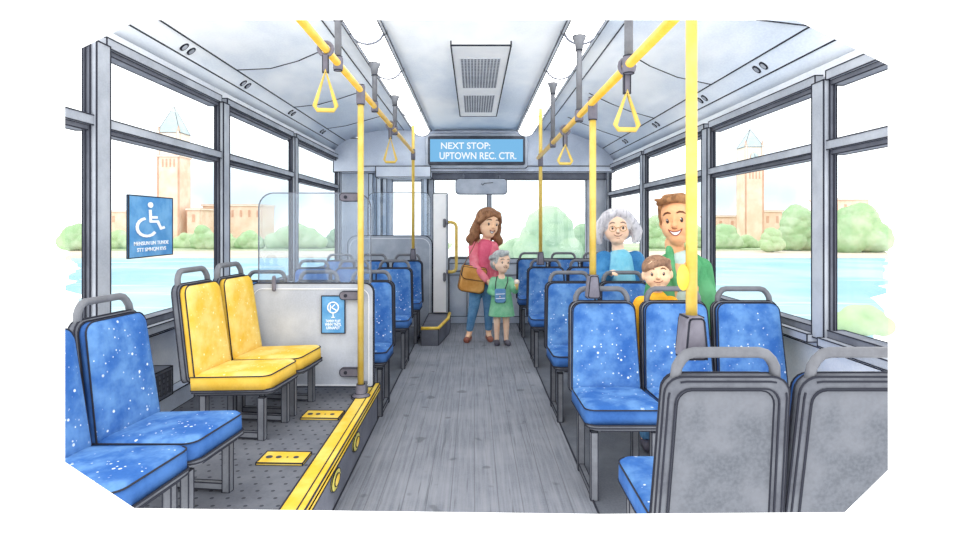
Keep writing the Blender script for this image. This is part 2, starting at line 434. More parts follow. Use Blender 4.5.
# ceiling ----------------------------------------------------------
CP = [(-1.96, 2.43), (-1.9, 2.50), (-1.8, 2.57), (-1.62, 2.64), (-1.4, 2.70), (-1.15, 2.72), (-.86, 2.71), (-.60, 2.70), (0, 2.71), (.60, 2.70),
      (.86, 2.71), (1.15, 2.71), (1.4, 2.66), (1.62, 2.57), (1.8, 2.46), (1.9, 2.37), (1.96, 2.28)]
bm = B(); lo_ = []; hi_ = []
for y in (1.5, 8.2):
    lo_.append([bm.verts.new((px, y, pz)) for px, pz in CP]); hi_.append([bm.verts.new((px, y, pz+.05)) for px, pz in CP])
n = len(CP)
for k in range(n-1):
    f = bm.faces.new((lo_[0][k], lo_[0][k+1], lo_[1][k+1], lo_[1][k])); f.smooth = True
    bm.faces.new((hi_[0][k], hi_[1][k], hi_[1][k+1], hi_[0][k+1]))
for k in (0, n-1): bm.faces.new((lo_[0][k], lo_[1][k], hi_[1][k], hi_[0][k]))
for e in (0, 1): bm.faces.new(lo_[e]+hi_[e][::-1])
for px, pz in (CP[1], CP[2], CP[-2], CP[-3], (-.98, 2.714), (.98, 2.71)): line(bm, [(px, 1.6, pz-.002), (px, 8.1, pz-.002)], .005)
for y in (3.1, 4.4, 5.8, 7.1):          # curved joints across the duct covers
    for half in (CP[2:6], CP[-6:-2]):
        line(bm, [(px, y+.25*math.sin(i*PI/3), pz-.002) for i, (px, pz) in enumerate(half)], .005)
struct('ceiling', bm, ['ceil', 'ink'])
for s in (-1, 1):                        # screw caps in pairs along the vent strip
    for i, y in enumerate((2.95, 3.75, 4.7, 5.9, 7.1)):
        px, pz = (-1.85, 2.535) if s < 0 else (1.85, 2.415)
        t = thing('screw_cap_pair', 'pair of small round caps on the %s cove strip, %s' % ('left' if s < 0 else 'right', ('nearest the open end', 'second along', 'in the middle of the row', 'second from the far end', 'farthest away')[i]), 'screw caps', (px, y, pz), 0, 'screw caps on the ceiling coves')
        for dy in (-.045, .045):
            bm = B(); m = Matrix.Translation((0, dy, -.004)) @ Matrix.Rotation(R(s*40), 4, 'Y') @ Matrix.Diagonal((1.5, 1.2, 1, 1))
            lathe(bm, [(.022, -.004), (.022, .004)], 14, m, 1); lathe(bm, [(.014, -.006), (.014, .003)], 14, m, 0)
            obj('screw_cap', bm, ['frame', 'ink'], t)

# ceiling lights ---------------------------------------------------
seg = [(3.0, 3.88), (3.92, 4.82), (4.86, 6.5), (6.54, 7.98)]
for s in (-1, 1):
    for i, (a, b) in enumerate(seg):
        t = thing('ceiling_light', 'white strip ceiling light %s of the aisle, %s' % ('left' if s < 0 else 'right', ('cut off at the open end', 'second from the open end', 'third from the open end', 'the one ending by the display')[i]), 'ceiling light', (s*.715, (a+b)/2, 2.70), 0, 'ceiling strip lights')
        h = (b-a)/2; bm = B(); rg = []
        for y in (-h, h):
            rg.append([bm.verts.new((.105*math.cos(PI+PI*k/10), y, .085*math.sin(PI+PI*k/10)-.004)) for k in range(11)])
        for k in range(10):
            f = bm.faces.new((rg[0][k], rg[0][k+1], rg[1][k+1], rg[1][k])); f.smooth = True
        bm.faces.new(rg[0]); bm.faces.new(rg[1][::-1]); bm.faces.new((rg[0][0], rg[1][0], rg[1][10], rg[0][10]))
        obj('diffuser', bm, 'lamp', t)
        for sx in (-1, 1):
            bm = B(); bx(bm, (sx*.118-.012, -h-.02, -.022), (sx*.118+.012, h+.02, .004)); ink(bm, .004); obj('side_rail', bm, ['frame', 'ink'], t)
        bm = B(); tube(bm, [(.107*math.cos(PI+PI*k/10), h+.018, .087*math.sin(PI+PI*k/10)-.004) for k in range(11)], .009, 6)
        obj('joint_ring', bm, 'frame_dk', t)

# ceiling vent -----------------------------------------------------
t = thing('ceiling_vent', 'long pale ceiling vent with two dotted grey grilles', 'ceiling vent', (.05, 5.5, 2.705))
bm = B(); bx(bm, (-.215, -1.36, -.03), (.215, 1.36, .01)); ink(bm, .007); obj('vent_frame', bm, ['white', 'ink'], t)
for (a, b) in ((-1.05, -.08), (.22, 1.1)):
    bm = B(); bx(bm, (-.155, a, -.036), (.155, b, -.028)); ny = int((b-a)/.045)
    for i in range(ny):
        for j in range(12):
            cx = -.143+.026*j; cy = a+.02+i*(b-a-.03)/ny
            bx(bm, (cx-.0075, cy, -.0385), (cx+.0075, cy+.024, -.0355), 1)
    obj('grille', bm, ['grille', 'frame_dk'], t)

# front bulkhead, windscreen and dash ------------------------------
bm = B(); bx(bm, (-1.58, 8.12, 2.13), (1.97, 8.45, 2.72)); bx(bm, (-1.97, 8.12, 2.13), (-1.58, 8.45, 2.6)); ink(bm, .008)
line(bm, [(-1.56, 8.115, 2.21), (1.9, 8.115, 2.21)], .007)
struct('wall_front', bm, ['head', 'ink'])
bm = B(); bx(bm, (-.62, 8.30, 2.04), (1.97, 8.45, 2.13)); ink(bm, .007); struct('trim_2', bm, ['frame_dk', 'ink'])
w = bpy.data.objects.new('window_9', None); COL.objects.link(w); tag(w, kind='structure')
bm = B(); bx(bm, (-.62, 8.42, .84), (1.88, 8.43, 2.05)); obj('pane', bm, 'glass', w)
bm = B()
bx(bm, (.19, 8.38, .84), (.25, 8.44, 2.05)); bx(bm, (-.62, 8.36, .84), (1.9, 8.45, .90)); bx(bm, (-.66, 8.34, .0), (-.58, 8.45, 2.13)); bx(bm, (1.62, 8.34, .84), (1.9, 8.45, 2.13))
ink(bm, .006); obj('window_frame', bm, ['frame', 'ink'], w)
bm = B(); bx(bm, (-.62, 8.20, 0), (1.95, 8.45, .84)); ink(bm, .007)
bx(bm, (-.62, 8.17, 0), (1.95, 8.2, .10)); ink(bm, .005, sel=lambda e: all(v.co.y < 8.19 for v in e.verts) and e.link_faces and e.link_faces[0].material_index == 0)
line(bm, [(-.6, 8.19, .68), (1.9, 8.19, .68)], .006); line(bm, [(-.1, 8.19, .1), (-.1, 8.19, .68)], .006)
struct('wall_front_lower', bm, ['cabin', 'ink'])
# left cabin front with small window
bm = B()
bx(bm, (-1.95, 8.36, 0), (-1.18, 8.45, 2.13)); bx(bm, (-.76, 8.36, 0), (-.62, 8.45, 2.13)); bx(bm, (-1.18, 8.36, 0), (-.76, 8.45, .9)); bx(bm, (-1.18, 8.36, 2.02), (-.76, 8.45, 2.13))
for xx, d in ((-1.48, .05), (-1.36, .08), (-1.28, .05), (-.70, .06)): bx(bm, (xx-.03, 8.36-d, 0), (xx+.03, 8.37, 2.12))
ink(bm, .006); struct('wall_cabin', bm, ['cabin', 'ink'])
bm = B(); bx(bm, (-1.36, 8.02, 2.05), (-.60, 8.3, 2.2)); ink(bm, .007); struct('trim_3', bm, ['head', 'ink'])
w = bpy.data.objects.new('window_10', None); COL.objects.link(w); tag(w, kind='structure')
bm = B(); bx(bm, (-1.18, 8.41, .9), (-.76, 8.42, 2.02)); obj('pane', bm, 'glass', w)

# display ----------------------------------------------------------
t = thing('destination_display', 'wide blue lit next-stop display in a dark bezel on the bulkhead', 'display', (.035, 8.06, 2.415))
bm = B(); slab(bm, [(x_, z_-.24) for x_, z_ in rrect(1.42, .48, .04)], [(0, .06), (0, -.02), (.01, -.03)], 0); ink(bm, .007, 50); obj('housing', bm, ['mirror', 'ink'], t)
bm = B(); slab(bm, [(x_, z_-.20) for x_, z_ in rrect(1.34, .40, .03)], [(0, -.03), (0, -.05), (.01, -.055)], 0); obj('bezel', bm, 'dark', t)
bm = B(); bx(bm, (-.64, -.062, -.155), (.64, -.054, .155)); obj('screen', bm, 'screen', t); scr = [c for c in kids(t) if c.name == 'screen'][0]
FX = Matrix.Rotation(PI/2, 4, 'X')
text('lettering', 'NEXT STOP:', .125, 'screenw', t, Matrix.Translation((-.15, -.064, .022)) @ FX, .68)
text('lettering', 'UPTOWN REC. CTR.', .135, 'screenw', t, Matrix.Translation((.02, -.064, -.12)) @ FX, 1.06)

# rear-view mirror
t = thing('driver_mirror', 'wide grey rounded mirror hanging below the dark windscreen header', 'mirror', (.10, 7.95, 2.06))
bm = B(); slab(bm, [(x_, z_-.255) for x_, z_ in rrect(.70, .215, .05)], [(.01, .05), (0, .03), (0, -.02), (.012, -.03)], 0); ink(bm, .006, 50)
line(bm, [(.0, -.034, -.11), (.02, -.034, -.13), (.04, -.034, -.105), (.16, -.034, -.095)], .005)
obj('housing', bm, ['mirror', 'ink'], t)
for xx in (-.25, .25):
    bm = B(); tube(bm, [(xx, .0, -.05), (xx, .12, 0), (xx, .30, .03)], .014, 8); obj('bracket', bm, 'leg', t)

# ------------------------------------------------------------------ seats
def make_seat(color, ir, leg_z=0.0, name='bus_seat'):
    """faces -y, origin on the floor below the seat back; leg_z shortens the legs"""
    t = thing(name, '', 'seat'); dz = leg_z
    lean = Matrix.Translation((0, .0, .42+dz)) @ Matrix.Rotation(R(-8), 4, 'X')
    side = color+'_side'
    # back shell
    bm = B(); out = [(p[0], p[1]-.0) for p in rrect(.405, .53, (.03, .055), 5, .38)]
    slab(bm, out, [(.01, 0), (0, .008), (0, .038), (.012, .046), (.035, .046), (.045, .034)], 0, lean, mif=2)
    ink(bm, ir, 30); obj('back_shell', bm, ['shell', 'ink', 'shell_in'], t)
    # back cushion
    bm = B(); out = [(p[0], p[1]+.015) for p in rrect(.385, .50, (.02, .05), 5, .355)]
    slab(bm, out, [(0, .004), (0, -.032)], 0, lean)
    bm.faces.ensure_lookup_table()
    ink(bm, ir, 40, 2)
    slab(bm, out, [(.001, -.030), (.012, -.044), (.05, -.052), (.11, -.054)], 1, lean, cap=(False, True))
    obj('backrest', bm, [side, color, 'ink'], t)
    # seat cushion: outline seen from above, rounded at the front
    dn = Matrix.Translation((0, 0, .43+dz)) @ Matrix.Rotation(R(-3), 4, 'X') @ Matrix(((1, 0, 0, 0), (0, 0, -1, 0), (0, 1, 0, 0), (0, 0, 0, 1)))
    bm = B(); out = rrect(.385, .45, (.01, .05), 5, .40)
    slab(bm, out, [(0, -.055), (0, .018)], 0, dn); ink(bm, ir, 40, 2)
    slab(bm, out, [(.001, .016), (.012, .028), (.045, .034), (.11, .036)], 1, dn, cap=(False, True))
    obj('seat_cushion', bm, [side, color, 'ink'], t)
    bm = B(); slab(bm, rrect(.37, .46, (.01, .05), 4, .385), [(.02, -.085), (0, -.068), (0, -.053)], 0, dn); ink(bm, ir, 40); obj('seat_pan', bm, ['shell', 'ink'], t)
    # grip
    bm = B(); L = .142; h = .600; rad = .045; base = .50
    pts = [(-L-.012, .02, base), (-L-.006, .02, h-rad)]+[(-L+rad-rad*math.cos(a), .02, h-rad+rad*math.sin(a)) for a in (R(30), R(60), R(90))]
    pts += [(-p[0], p[1], p[2]) for p in pts[::-1]]
    tube(bm, [lean @ V(p) for p in pts], .0165, 10); obj('grab_handle', bm, 'tube', t)
    for ly in (-.39, -.06):
        for lx in (-.15, .15):
            bm = B(); bx(bm, (lx-.017, ly-.017, 0), (lx+.017, ly+.017, .345+dz)); ink(bm, ir*.8); obj('leg', bm, ['leg', 'ink'], t)
    for lx in (-.15, .15):
        bm = B(); bx(bm, (lx-.014, -.373, .012), (lx+.014, -.077, .04)); ink(bm, ir*.8); obj('floor_rail', bm, ['leg', 'ink'], t)
    return t
near_p = make_seat('blue', .0036); far_p = make_seat('blue', .0055); used = {}
def seat(proto, x, y, rz, label, group, z=0):
    o = proto if not used.get(proto.name) else dup(proto)
    used[proto.name] = 1; o.scale = (1.025, 1.08, 1) if 0 < x and rz == 0 else (1, 1, 1); o.location = (x, y, z); o.rotation_euler = (0, 0, rz); tag(o, label, 'seat', group); return o
pos = ('aisle seat', 'middle seat', 'window seat')
rowR = ((3.37, 'nearest row of blue seats on the right'), (4.53, 'second row right, behind man and boy'),
        (6.1, 'third row right, behind the grandmother'), (7.6, 'farthest row on the right'))
for ri, (y, d) in enumerate(rowR):
    for i in range(3):
        seat(near_p if ri == 0 else far_p, .763+.425*i, y, 0, 'blue bus seat, %s in %s' % (pos[i], d), 'blue seats right of the aisle')
rowL = ((4.62, 'left row just behind the glass partition'), (6.0, 'middle left row beyond the partition'), (7.2, 'farthest left row, before the driver screen'))
for ri, (y, d) in enumerate(rowL):
    for i in range(3):
        seat(far_p, -.835-.425*i, y, 0, 'blue bus seat, %s in %s' % (pos[i], d), 'blue seats left of the aisle')
seat(near_p, .765, 1.86, PI, 'grey-backed seat seen from behind with the yellow pole clamped to its handle', 'seats seen from behind at the open end')
seat(near_p, 1.175, 1.86, PI, 'grey-backed seat seen from behind nearest the right window, cut off at its right', 'seats seen from behind at the open end')
yp = make_seat('yellow', .0036, -.12); bp = make_seat('blue', .0036, -.12)
AZ = R(83)
def sideseat(proto, cx, cy, label, group):   # cx, cy = where the back meets the seat
    return seat(proto, cx, cy, AZ, label, group, .25)
y1_ = sideseat(yp, -1.50, 3.28, 'yellow priority seat facing the aisle, the nearer of the pair', 'yellow priority seats')
y2_ = sideseat(yp, -1.46, 3.675, 'yellow priority seat facing the aisle, the one beside the partition', 'yellow priority seats')
s1_ = sideseat(bp, -1.445, 2.40, 'blue seat facing the aisle, nearer than the yellow pair, its whole handle in view', 'blue seats facing the aisle on the left')
s2_ = sideseat(bp, -1.485, 2.0, 'blue seat facing the aisle at the lower left corner, cut off at the open end', 'blue seats facing the aisle on the left')

for o in (s1_, s2_): o.scale = (.95, .95, .94)
for o in (y1_, y2_): o.scale = (.93, 1, 1)

# ------------------------------------------------------------------ poles, rails, straps
def add_tube_part(name, pts, r, mat, parent, seg_=14):
    bm = B(); tube(bm, pts, r, seg_); return obj(name, bm, mat, parent)
def clamp_part(parent, p, r=.034, h=.10, name='clamp'):
    bm = B(); lathe(bm, [(r*.8, -h/2), (r, -h/2+.01), (r, h/2-.01), (r*.8, h/2)], 14, Matrix.Translation(p)); ink(bm, .003, 45); obj(name, bm, ['clamp', 'ink'], parent)
XL, ZLr, XR, ZRr = -.75, 2.285, .68, 2.10
t = thing('overhead_rail', 'yellow overhead handrail running along the left side of the aisle', 'handrail', (XL, 5, ZLr))
add_tube_part('rail', [(0, -2.6, 0), (0, 2.15, 0)], .020, 'rail', t)
t = thing('overhead_rail', 'yellow overhead handrail running along the right side of the aisle', 'handrail', (XR, 5, ZRr))
add_tube_part('rail', [(0, -3.05, 0), (0, 1.15, 0)], .020, 'rail', t)
# far end pieces of the rails are carried by the vertical poles
def pole(x, y, z0, z1, label, rail_z, r=.0225, foot='clamp', tilt=0):
    t = thing('grab_pole', label, 'pole', (x, y, z0), 0, 'yellow vertical poles')
    add_tube_part('tube', [(0, 0, 0), (0, 0, z1-z0)], r, 'railp', t)
    if rail_z: clamp_part(t, (0, 0, rail_z-z0-.03), r*1.45, .13, 'rail_joint')
    if foot == 'clamp':
        bm = B(); slab(bm, [(p[0], p[1]-.10) for p in rrect(.078, .137, (.012, .012), 2, .055)], [(.006, .045), (0, .035), (0, -.035), (.006, -.045)]); ink(bm, .0035, 40)
        obj('seat_clamp', bm, ['clamp', 'ink'], t)
    else:
        bm = B(); lathe(bm, [(.062, 0), (.062, .014), (.034, .03), (.030, .085), (.026, .09)], 18); ink(bm, .003, 45); obj('foot_flange', bm, ['clamp', 'ink'], t)
    return t
pole(XL, 3.84, .25, ZLr-.02, 'yellow pole standing on the platform at the glass partition', ZLr, .0205, 'flange')
pole(XL, 7.15, 1.06, 2.70, 'thin yellow pole rising from the farthest left seat handle', ZLr, .019)
pole(XR+.01, 3.37, 1.07, ZRr-.02, 'yellow pole on the handle of the nearest blue aisle seat on the right', ZRr, .0195)
pole(XR+.02, 6.1, 1.07, 2.70, 'thin yellow pole on the third right row, beside the display', ZRr, .019)
np_ = pole(.690, 1.84, 1.075, 2.16, 'large near yellow pole clamped to the grey seat back', None, .0178)
bm = B(); ell(bm, (-.026, 0, .155), (.02, .02, .042), sub=3); obj('stop_button', bm, 'step', np_)
def stanchion(x, y, z0, z1, label):
    t = thing('ceiling_stanchion', label, 'ceiling post', (x, y, z0), 0, 'grey posts from ceiling to handrail')
    z1 -= .088
    add_tube_part('tube', [(0, 0, 0), (0, 0, z1-z0)], .019, 'tube', t)
    clamp_part(t, (0, 0, .0), .028, .075, 'rail_clamp')
    bm = B(); lathe(bm, [(.023, z1-z0-.09), (.030, z1-z0-.04), (.044, z1-z0-.01), (.044, z1-z0)], 16); ink(bm, .003, 45); obj('ceiling_flange', bm, ['tube', 'ink'], t)
stanchion(XL, 3.2, ZLr, 2.70, 'grey post above the left rail, nearest the open end')
stanchion(XL, 4.38, ZLr, 2.70, 'grey post above the left rail, just beyond the platform pole')
stanchion(XL, 5.5, ZLr, 2.70, 'grey post above the left rail, the farthest of its three')
stanchion(XR, 2.55, ZRr, 2.70, 'grey post above the right rail, over the nearest hanging strap')
stanchion(XR, 3.75, ZRr, 2.70, 'grey post above the right rail, just beyond the middle pole')
stanchion(XR, 5.0, ZRr, 2.70, 'grey post above the right rail, the farthest of its three')
def strap(x, y, z, drop, label):
    t = thing('hanging_strap', label, 'strap handle', (x, y, z), R(8), 'yellow triangular strap handles')
    bm = B(); tube(bm, arc_pts((0, 0, 0), .034, 0, 2*PI, 14)[:-1], .010, 8, closed=True); obj('rail_loop', bm, 'clamp', t)
    bm = B(); bx(bm, (-.014, -.007, -.12), (.014, .007, -.03)); ink(bm, .003); obj('webbing', bm, ['clamp', 'ink'], t)
    h = drop-.11; pts = []
    for a, b, n_ in (((0, 0, -.11), (.054, 0, -drop+.02), 1), ((.054, 0, -drop+.02), (.04, 0, -drop), 1), ((.04, 0, -drop), (-.04, 0, -drop), 1), ((-.04, 0, -drop), (-.054, 0, -drop+.02), 1)): pts.append(a)
    pts.append((-.054, 0, -drop+.02))
    bm = B(); tube(bm, pts, .0115, 8, closed=True, smooth=True); obj('grip', bm, 'railp', t)
strap(XL, 2.93, ZLr, .31, 'yellow triangular strap hanging from the left rail near the open end')
strap(XL, 5.2, ZLr, .33, 'small yellow triangular strap hanging farther along the left rail')
strap(XR, 2.58, ZRr, .28, 'yellow triangular strap hanging from the right rail near the open end')
strap(XR, 4.33, ZRr, .25, 'small yellow triangular strap hanging farther along the right rail')

# ------------------------------------------------------------------ partitions
def partition(label, y, x0, x1, zb, z1, gx0, gx1, gz, r, thick=.03, ir=.005, matp='part'):
    t = thing('partition_screen', label, 'partition', ((x0+x1)/2, y, zb), 0)
    cx = (x0+x1)/2
    bm = B(); slab(bm, [(p[0], p[1]) for p in rrect(x1-x0, z1-zb, (.02, r), 6)], [(0, thick), (0, 0)]); ink(bm, ir, 50); obj('panel', bm, [matp, 'ink'], t)
    bm = B(); ol = rrect(x1-x0-.06, z1-zb-.05, (.02, r), 6); line(bm, [(p[0], -.003, p[1]+.012) for p in ol+ol[:1]], ir*.6, 0); obj('panel_trim', bm, 'signw', t)
    bm = B(); gw = gx1-gx0; gc = (gx0+gx1)/2-cx
    og = [(p[0]+gc, p[1]+z1-zb) for p in rrect(gw, gz-z1, (.0, .10), 6)]
    slab(bm, og, [(0, .018), (0, .010)]); obj('glass_screen', bm, 'glass_s', t)
    bm = B(); line(bm, [(p[0], .014, p[1]) for p in og+og[:1]], ir, 0); obj('screen_edge', bm, 'frame_dk', t)
    return t
t = partition('pale partition panel topped with a clear glass screen behind the yellow seats', 3.92, -1.52, -.68, .30, 1.0, -1.46, -.70, 1.61, .06)
for (z, xx) in ((1.58, 0), (.92, .0), (.405, .0)):
    bm = B(); m = Matrix.Translation((.27, -.03, z-.30))
    slab(bm, [(p[0], p[1]-.027) for p in rrect(.14, .054, .022, 3)], [(0, .032), (0, -.008)], 0, m); ink(bm, .003, 50); lathe(bm, [(.012, 0), (.012, .006)], 10, m @ Matrix.Translation((-.03, -.008, 0)) @ Matrix.Rotation(PI/2, 4, 'X'), 1)
    obj('bracket', bm, ['clamp', 'ink'], t)
for fx in (-.38, .34):
    bm = B(); bx(bm, (fx, -.012, -.05), (fx+.04, .028, .04)); obj('foot', bm, 'leg', t)
bm = B(); cap(bm, (-.245, -.02, .66), (-.245, -.02, .74), .014, .014); obj('latch', bm, 'clamp', t)
t2 = partition('low grey driver screen with rounded corners and glass top beyond the left seats', 7.9, -1.72, -.57, .0, 1.24, -1.45, -.59, 1.83, .12, .04, .006, 'mirror')

# notice on partition
t = thing('notice_sign', 'small blue notice with a round white symbol on the pale partition', 'sign', (-.948, 3.912, .79))
bm = B(); bx(bm, (-.078, -.008, -.125), (.078, 0, .125)); ink(bm, .004); obj('plate', bm, ['sign', 'ink'], t)
bm = B(); tube(bm, arc_pts((0, -.010, .048), .036, 0, 2*PI, 20)[:-1], .0045, 6, closed=True)
strip(bm, (-.018, -.010, .030), (-.018, -.010, .066), .004, 0); strip(bm, (-.014, -.010, .050), (.022, -.010, .030), .004, 0); strip(bm, (-.012, -.010, .046), (.012, -.010, .068), .004, 0)
strip(bm, (0, -.010, .012), (0, -.010, -.016), .004, 0); strip(bm, (-.010, -.010, -.018), (.010, -.010, -.018), .004, 0); obj('symbol', bm, 'signw', t)
for i, s_ in enumerate(('TAMINY PLUIT', 'WINM TNSTL', 'URNAPUT')): text('lettering', s_, .026, 'signw', t, Matrix.Translation((0, -.009, -.052-.023*i)) @ FX, (.10, .11, .09)[i])

# wheelchair sign on the left window
t = thing('accessibility_sign', 'blue wheelchair sign with two lines of white lettering on the near left window', 'sign', (-1.935, 3.475, 1.385))
S = Matrix(((0, 0, 1, 0), (1, 0, 0, 0), (0, 1, 0, 0), (0, 0, 0, 1)))       # local x -> world y, local y -> z, faces +x
bm = B(); bx(bm, (-.003, -.235, -.178), (.006, .235, .178)); ink(bm, .004); obj('plate', bm, ['sign', 'ink'], t)
LAY = [0]
def strokes(bm, pls, wd, kx):
    for pl in pls:
        for a, b in zip(pl, pl[1:]):
            LAY[0] += 1; e_ = LAY[0]*.00012
            a, b = V(a), V(b); d = (b-a).normalized(); nn = V((-d.y, d.x))*wd/2; a = a-d*wd*.3; b = b+d*wd*.3
            q = [(a+nn), (b+nn), (b-nn), (a-nn)]
            vs = [bm.verts.new((.008, p.x*kx, p.y)) for p in q]+[bm.verts.new((.0095+e_, p.x*kx, p.y)) for p in q]
            for f in ((0, 1, 2, 3), (7, 6, 5, 4), (0, 4, 5, 1), (1, 5, 6, 2), (2, 6, 7, 3), (3, 7, 4, 0)): bm.faces.new([vs[i] for i in f])
bm = B(); kx = 1.95
strokes(bm, [[(-.012, .095), (-.010, .030), (.030, .030), (.048, -.012), (.066, -.006)], [(-.010, .055), (.024, .055)],
             [(-.030+.0+.052*math.cos(a), .008-.0+.052*math.sin(a)-.012) for a in [R(105+i*18) for i in range(13)]]], .015, kx)
lathe(bm, [(.017, 0), (.017, .004)], 20, Matrix.Translation((.008, -.012*kx, .128)) @ Matrix.Diagonal((1, kx*.8, 1, 1)) @ Matrix.Rotation(PI/2, 4, 'Y'))
obj('symbol', bm, 'signw', t)
text('lettering', 'MENSUN UN TUNDE', .030, 'signw', t, Matrix.Translation((.007, 0, -.108)) @ S, .37)
text('lettering', 'STT SMNQN KVS', .030, 'signw', t, Matrix.Translation((.007, 0, -.145)) @ S, .31)

# floor plates, reflectors, wall grille
for (cx, cy, lb) in ((-.905, 3.47, 'yellow floor plate with round holes, the farther one by the pole'), (-.925, 2.83, 'yellow floor plate with round holes, the nearer one by the blue seat')):
    t = thing('floor_plate', lb, 'floor plate', (cx, cy, .25), R(-2), 'yellow floor plates on the platform')
    bm = B(); bx(bm, (-.112, -.07, 0), (.112, .07, .012)); ink(bm, .0035); obj('plate', bm, ['step', 'ink'], t)
    for hx, hr in ((-.075, .016), (-.028, .014), (.015, .005), (.058, .013)):
        bm = B(); lathe(bm, [(hr, .012), (hr, .0145)], 12, Matrix.Translation((hx, 0, 0))); obj('hole_ring', bm, 'dark', t)
for (cy, lb) in ((3.37, 'oval yellow reflector on the step riser, the farther of two'), (2.87, 'oval yellow reflector on the step riser, the nearer of two')):
    t = thing('riser_reflector', lb, 'reflector', (-.69, cy, .135), 0, 'oval reflectors on the riser')
    bm = B(); m = Matrix.Rotation(PI/2, 4, 'Y'); m = Matrix.Diagonal((1, 1.7, .9, 1)) @ m
    lathe(bm, [(.052, 0), (.052, .008), (.044, .012)], 20, m); ink(bm, .003, 45); obj('rim', bm, ['reflector', 'ink'], t)
    bm = B(); lathe(bm, [(.030, .011), (.030, .015)], 16, m); ink(bm, .0025, 45); obj('lens', bm, ['step', 'ink'], t)
t = thing('heater_grille', 'dark slatted heater grille low on the left wall behind the yellow seats', 'grille', (-1.86, 3.2, .37))
bm = B(); bx(bm, (-.09, -.32, 0), (0.03, .32, .17)); ink(bm, .004); obj('housing', bm, ['frame_dk', 'ink'], t)
bm = B()
for i in range(14): bx(bm, (.031, -.30+i*.044, .02), (.036, -.28+i*.044, .15))
for i in range(5): bx(bm, (.031, -.30, .025+i*.03), (.034, .30, .033+i*.03))
obj('slats', bm, 'dark', t)

# fare step, cabin gate, yellow grab bar ----------------------------
t = thing('entrance_step', 'dark wedge-shaped step box with a yellow edge by the driver gate', 'step', (-.46, 7.1, 0))
ol = [(-.15, -.42), (.05, -.42), (.14, .30), (.14, .75), (-.15, .75)]
def prism_z(bm, ol, z0, z1, mi=0):
    a = [bm.verts.new((p[0], p[1], z0)) for p in ol]; b = [bm.verts.new((p[0], p[1], z1)) for p in ol]
    for k in range(len(ol)): bm.faces.new((a[k], a[(k+1) % len(ol)], b[(k+1) % len(ol)], b[k])).material_index = mi
    bm.faces.new(a[::-1]).material_index = mi; bm.faces.new(b).material_index = mi
bm = B(); prism_z(bm, ol, 0, .19); ink(bm, .006); obj('step_box', bm, ['riser', 'ink'], t)
bm = B(); tube(bm, [(-.15, -.41, .195), (.045, -.41, .195), (.13, .30, .195), (.13, .74, .195)], .02, 8); obj('yellow_edge', bm, 'step', t)
t = thing('driver_gate', 'tall narrow pale gate standing beside the driver cabin', 'gate', (-.45, 7.78, .212))
bm = B(); slab(bm, rrect(.20, 1.60, (.01, .02), 3), [(0, .035), (0, -.01)]); ink(bm, .006); obj('panel', bm, ['white', 'ink'], t)
bm = B(); bx(bm, (.075, -.02, 0), (.10, .0, 1.58)); obj('edge_post', bm, 'frame', t)
for z in (.48, 1.20):
    bm = B(); cap(bm, (.055, -.03, z-.04), (.055, -.03, z+.04), .02, .02); obj('hinge_knob', bm, 'tube', t)
t = thing('grab_bar', 'bent yellow grab bar fixed to the driver gate', 'grab bar', (-.345, 7.74, 1.42))
bm = B(); pts = [(0, 0, 0), (.03, 0, .005)]+[(.05+.06*math.sin(a), -.0, -.06+.06*math.cos(a)) for a in (R(20), R(50), R(90))]+[(.11, 0, -.55)]+[(.05+.06*math.cos(a), 0, -.60-.06*math.sin(a)) for a in (R(20), R(60), R(90))]+[(.0, 0, -.66)]
tube(bm, pts, .022, 10); obj('bar', bm, 'railp', t)
bm = B(); lathe(bm, [(.03, 0), (.03, .02)], 12, Matrix.Rotation(-PI/2, 4, 'Y')); lathe(bm, [(.03, 0), (.03, .02)], 12, Matrix.Translation((0, 0, -.66)) @ Matrix.Rotation(-PI/2, 4, 'Y')); obj('end_plate', bm, 'clamp', t)
# small grey rails on the dash beside the gate
t = thing('dash_rail', 'low grey looped rail on the dash between gate and woman', 'rail', (-.33, 8.12, 0))
bm = B(); tube(bm, [(-.03, 0, .0), (-.03, 0, .88), (0, 0, .93), (.26, 0, .93), (.29, 0, .88), (.29, 0, 0)], .02, 8); tube(bm, [(-.03, 0, .74), (.29, 0, .74)], .014, 8); obj('loop', bm, 'tube', t)

# ------------------------------------------------------------------ people
def remesh(name, bm, mat, parent=None, vox=.008, smooth=4, loc=None):
    me = bpy.data.meshes.new(name); bmesh.ops.recalc_face_normals(bm, faces=bm.faces); bm.to_mesh(me); bm.free()
    tmp = bpy.data.objects.new('tmp', me); COL.objects.link(tmp)
    m = tmp.modifiers.new('r', 'REMESH'); m.mode = 'VOXEL'; m.voxel_size = vox; m.use_smooth_shade = True
    s = tmp.modifiers.new('s', 'SMOOTH'); s.factor = .5; s.iterations = smooth
    dg = bpy.context.evaluated_depsgraph_get(); out = bpy.data.meshes.new_from_object(tmp.evaluated_get(dg))
    bpy.data.objects.remove(tmp); bpy.data.meshes.remove(me)
    out.materials.clear(); out.materials.append(M[mat]); out.name = name
    for p in out.polygons: p.use_smooth = True
    o = bpy.data.objects.new(name, out); COL.objects.link(o)
    if parent: o.parent = parent
    if loc: o.location = loc
    return o
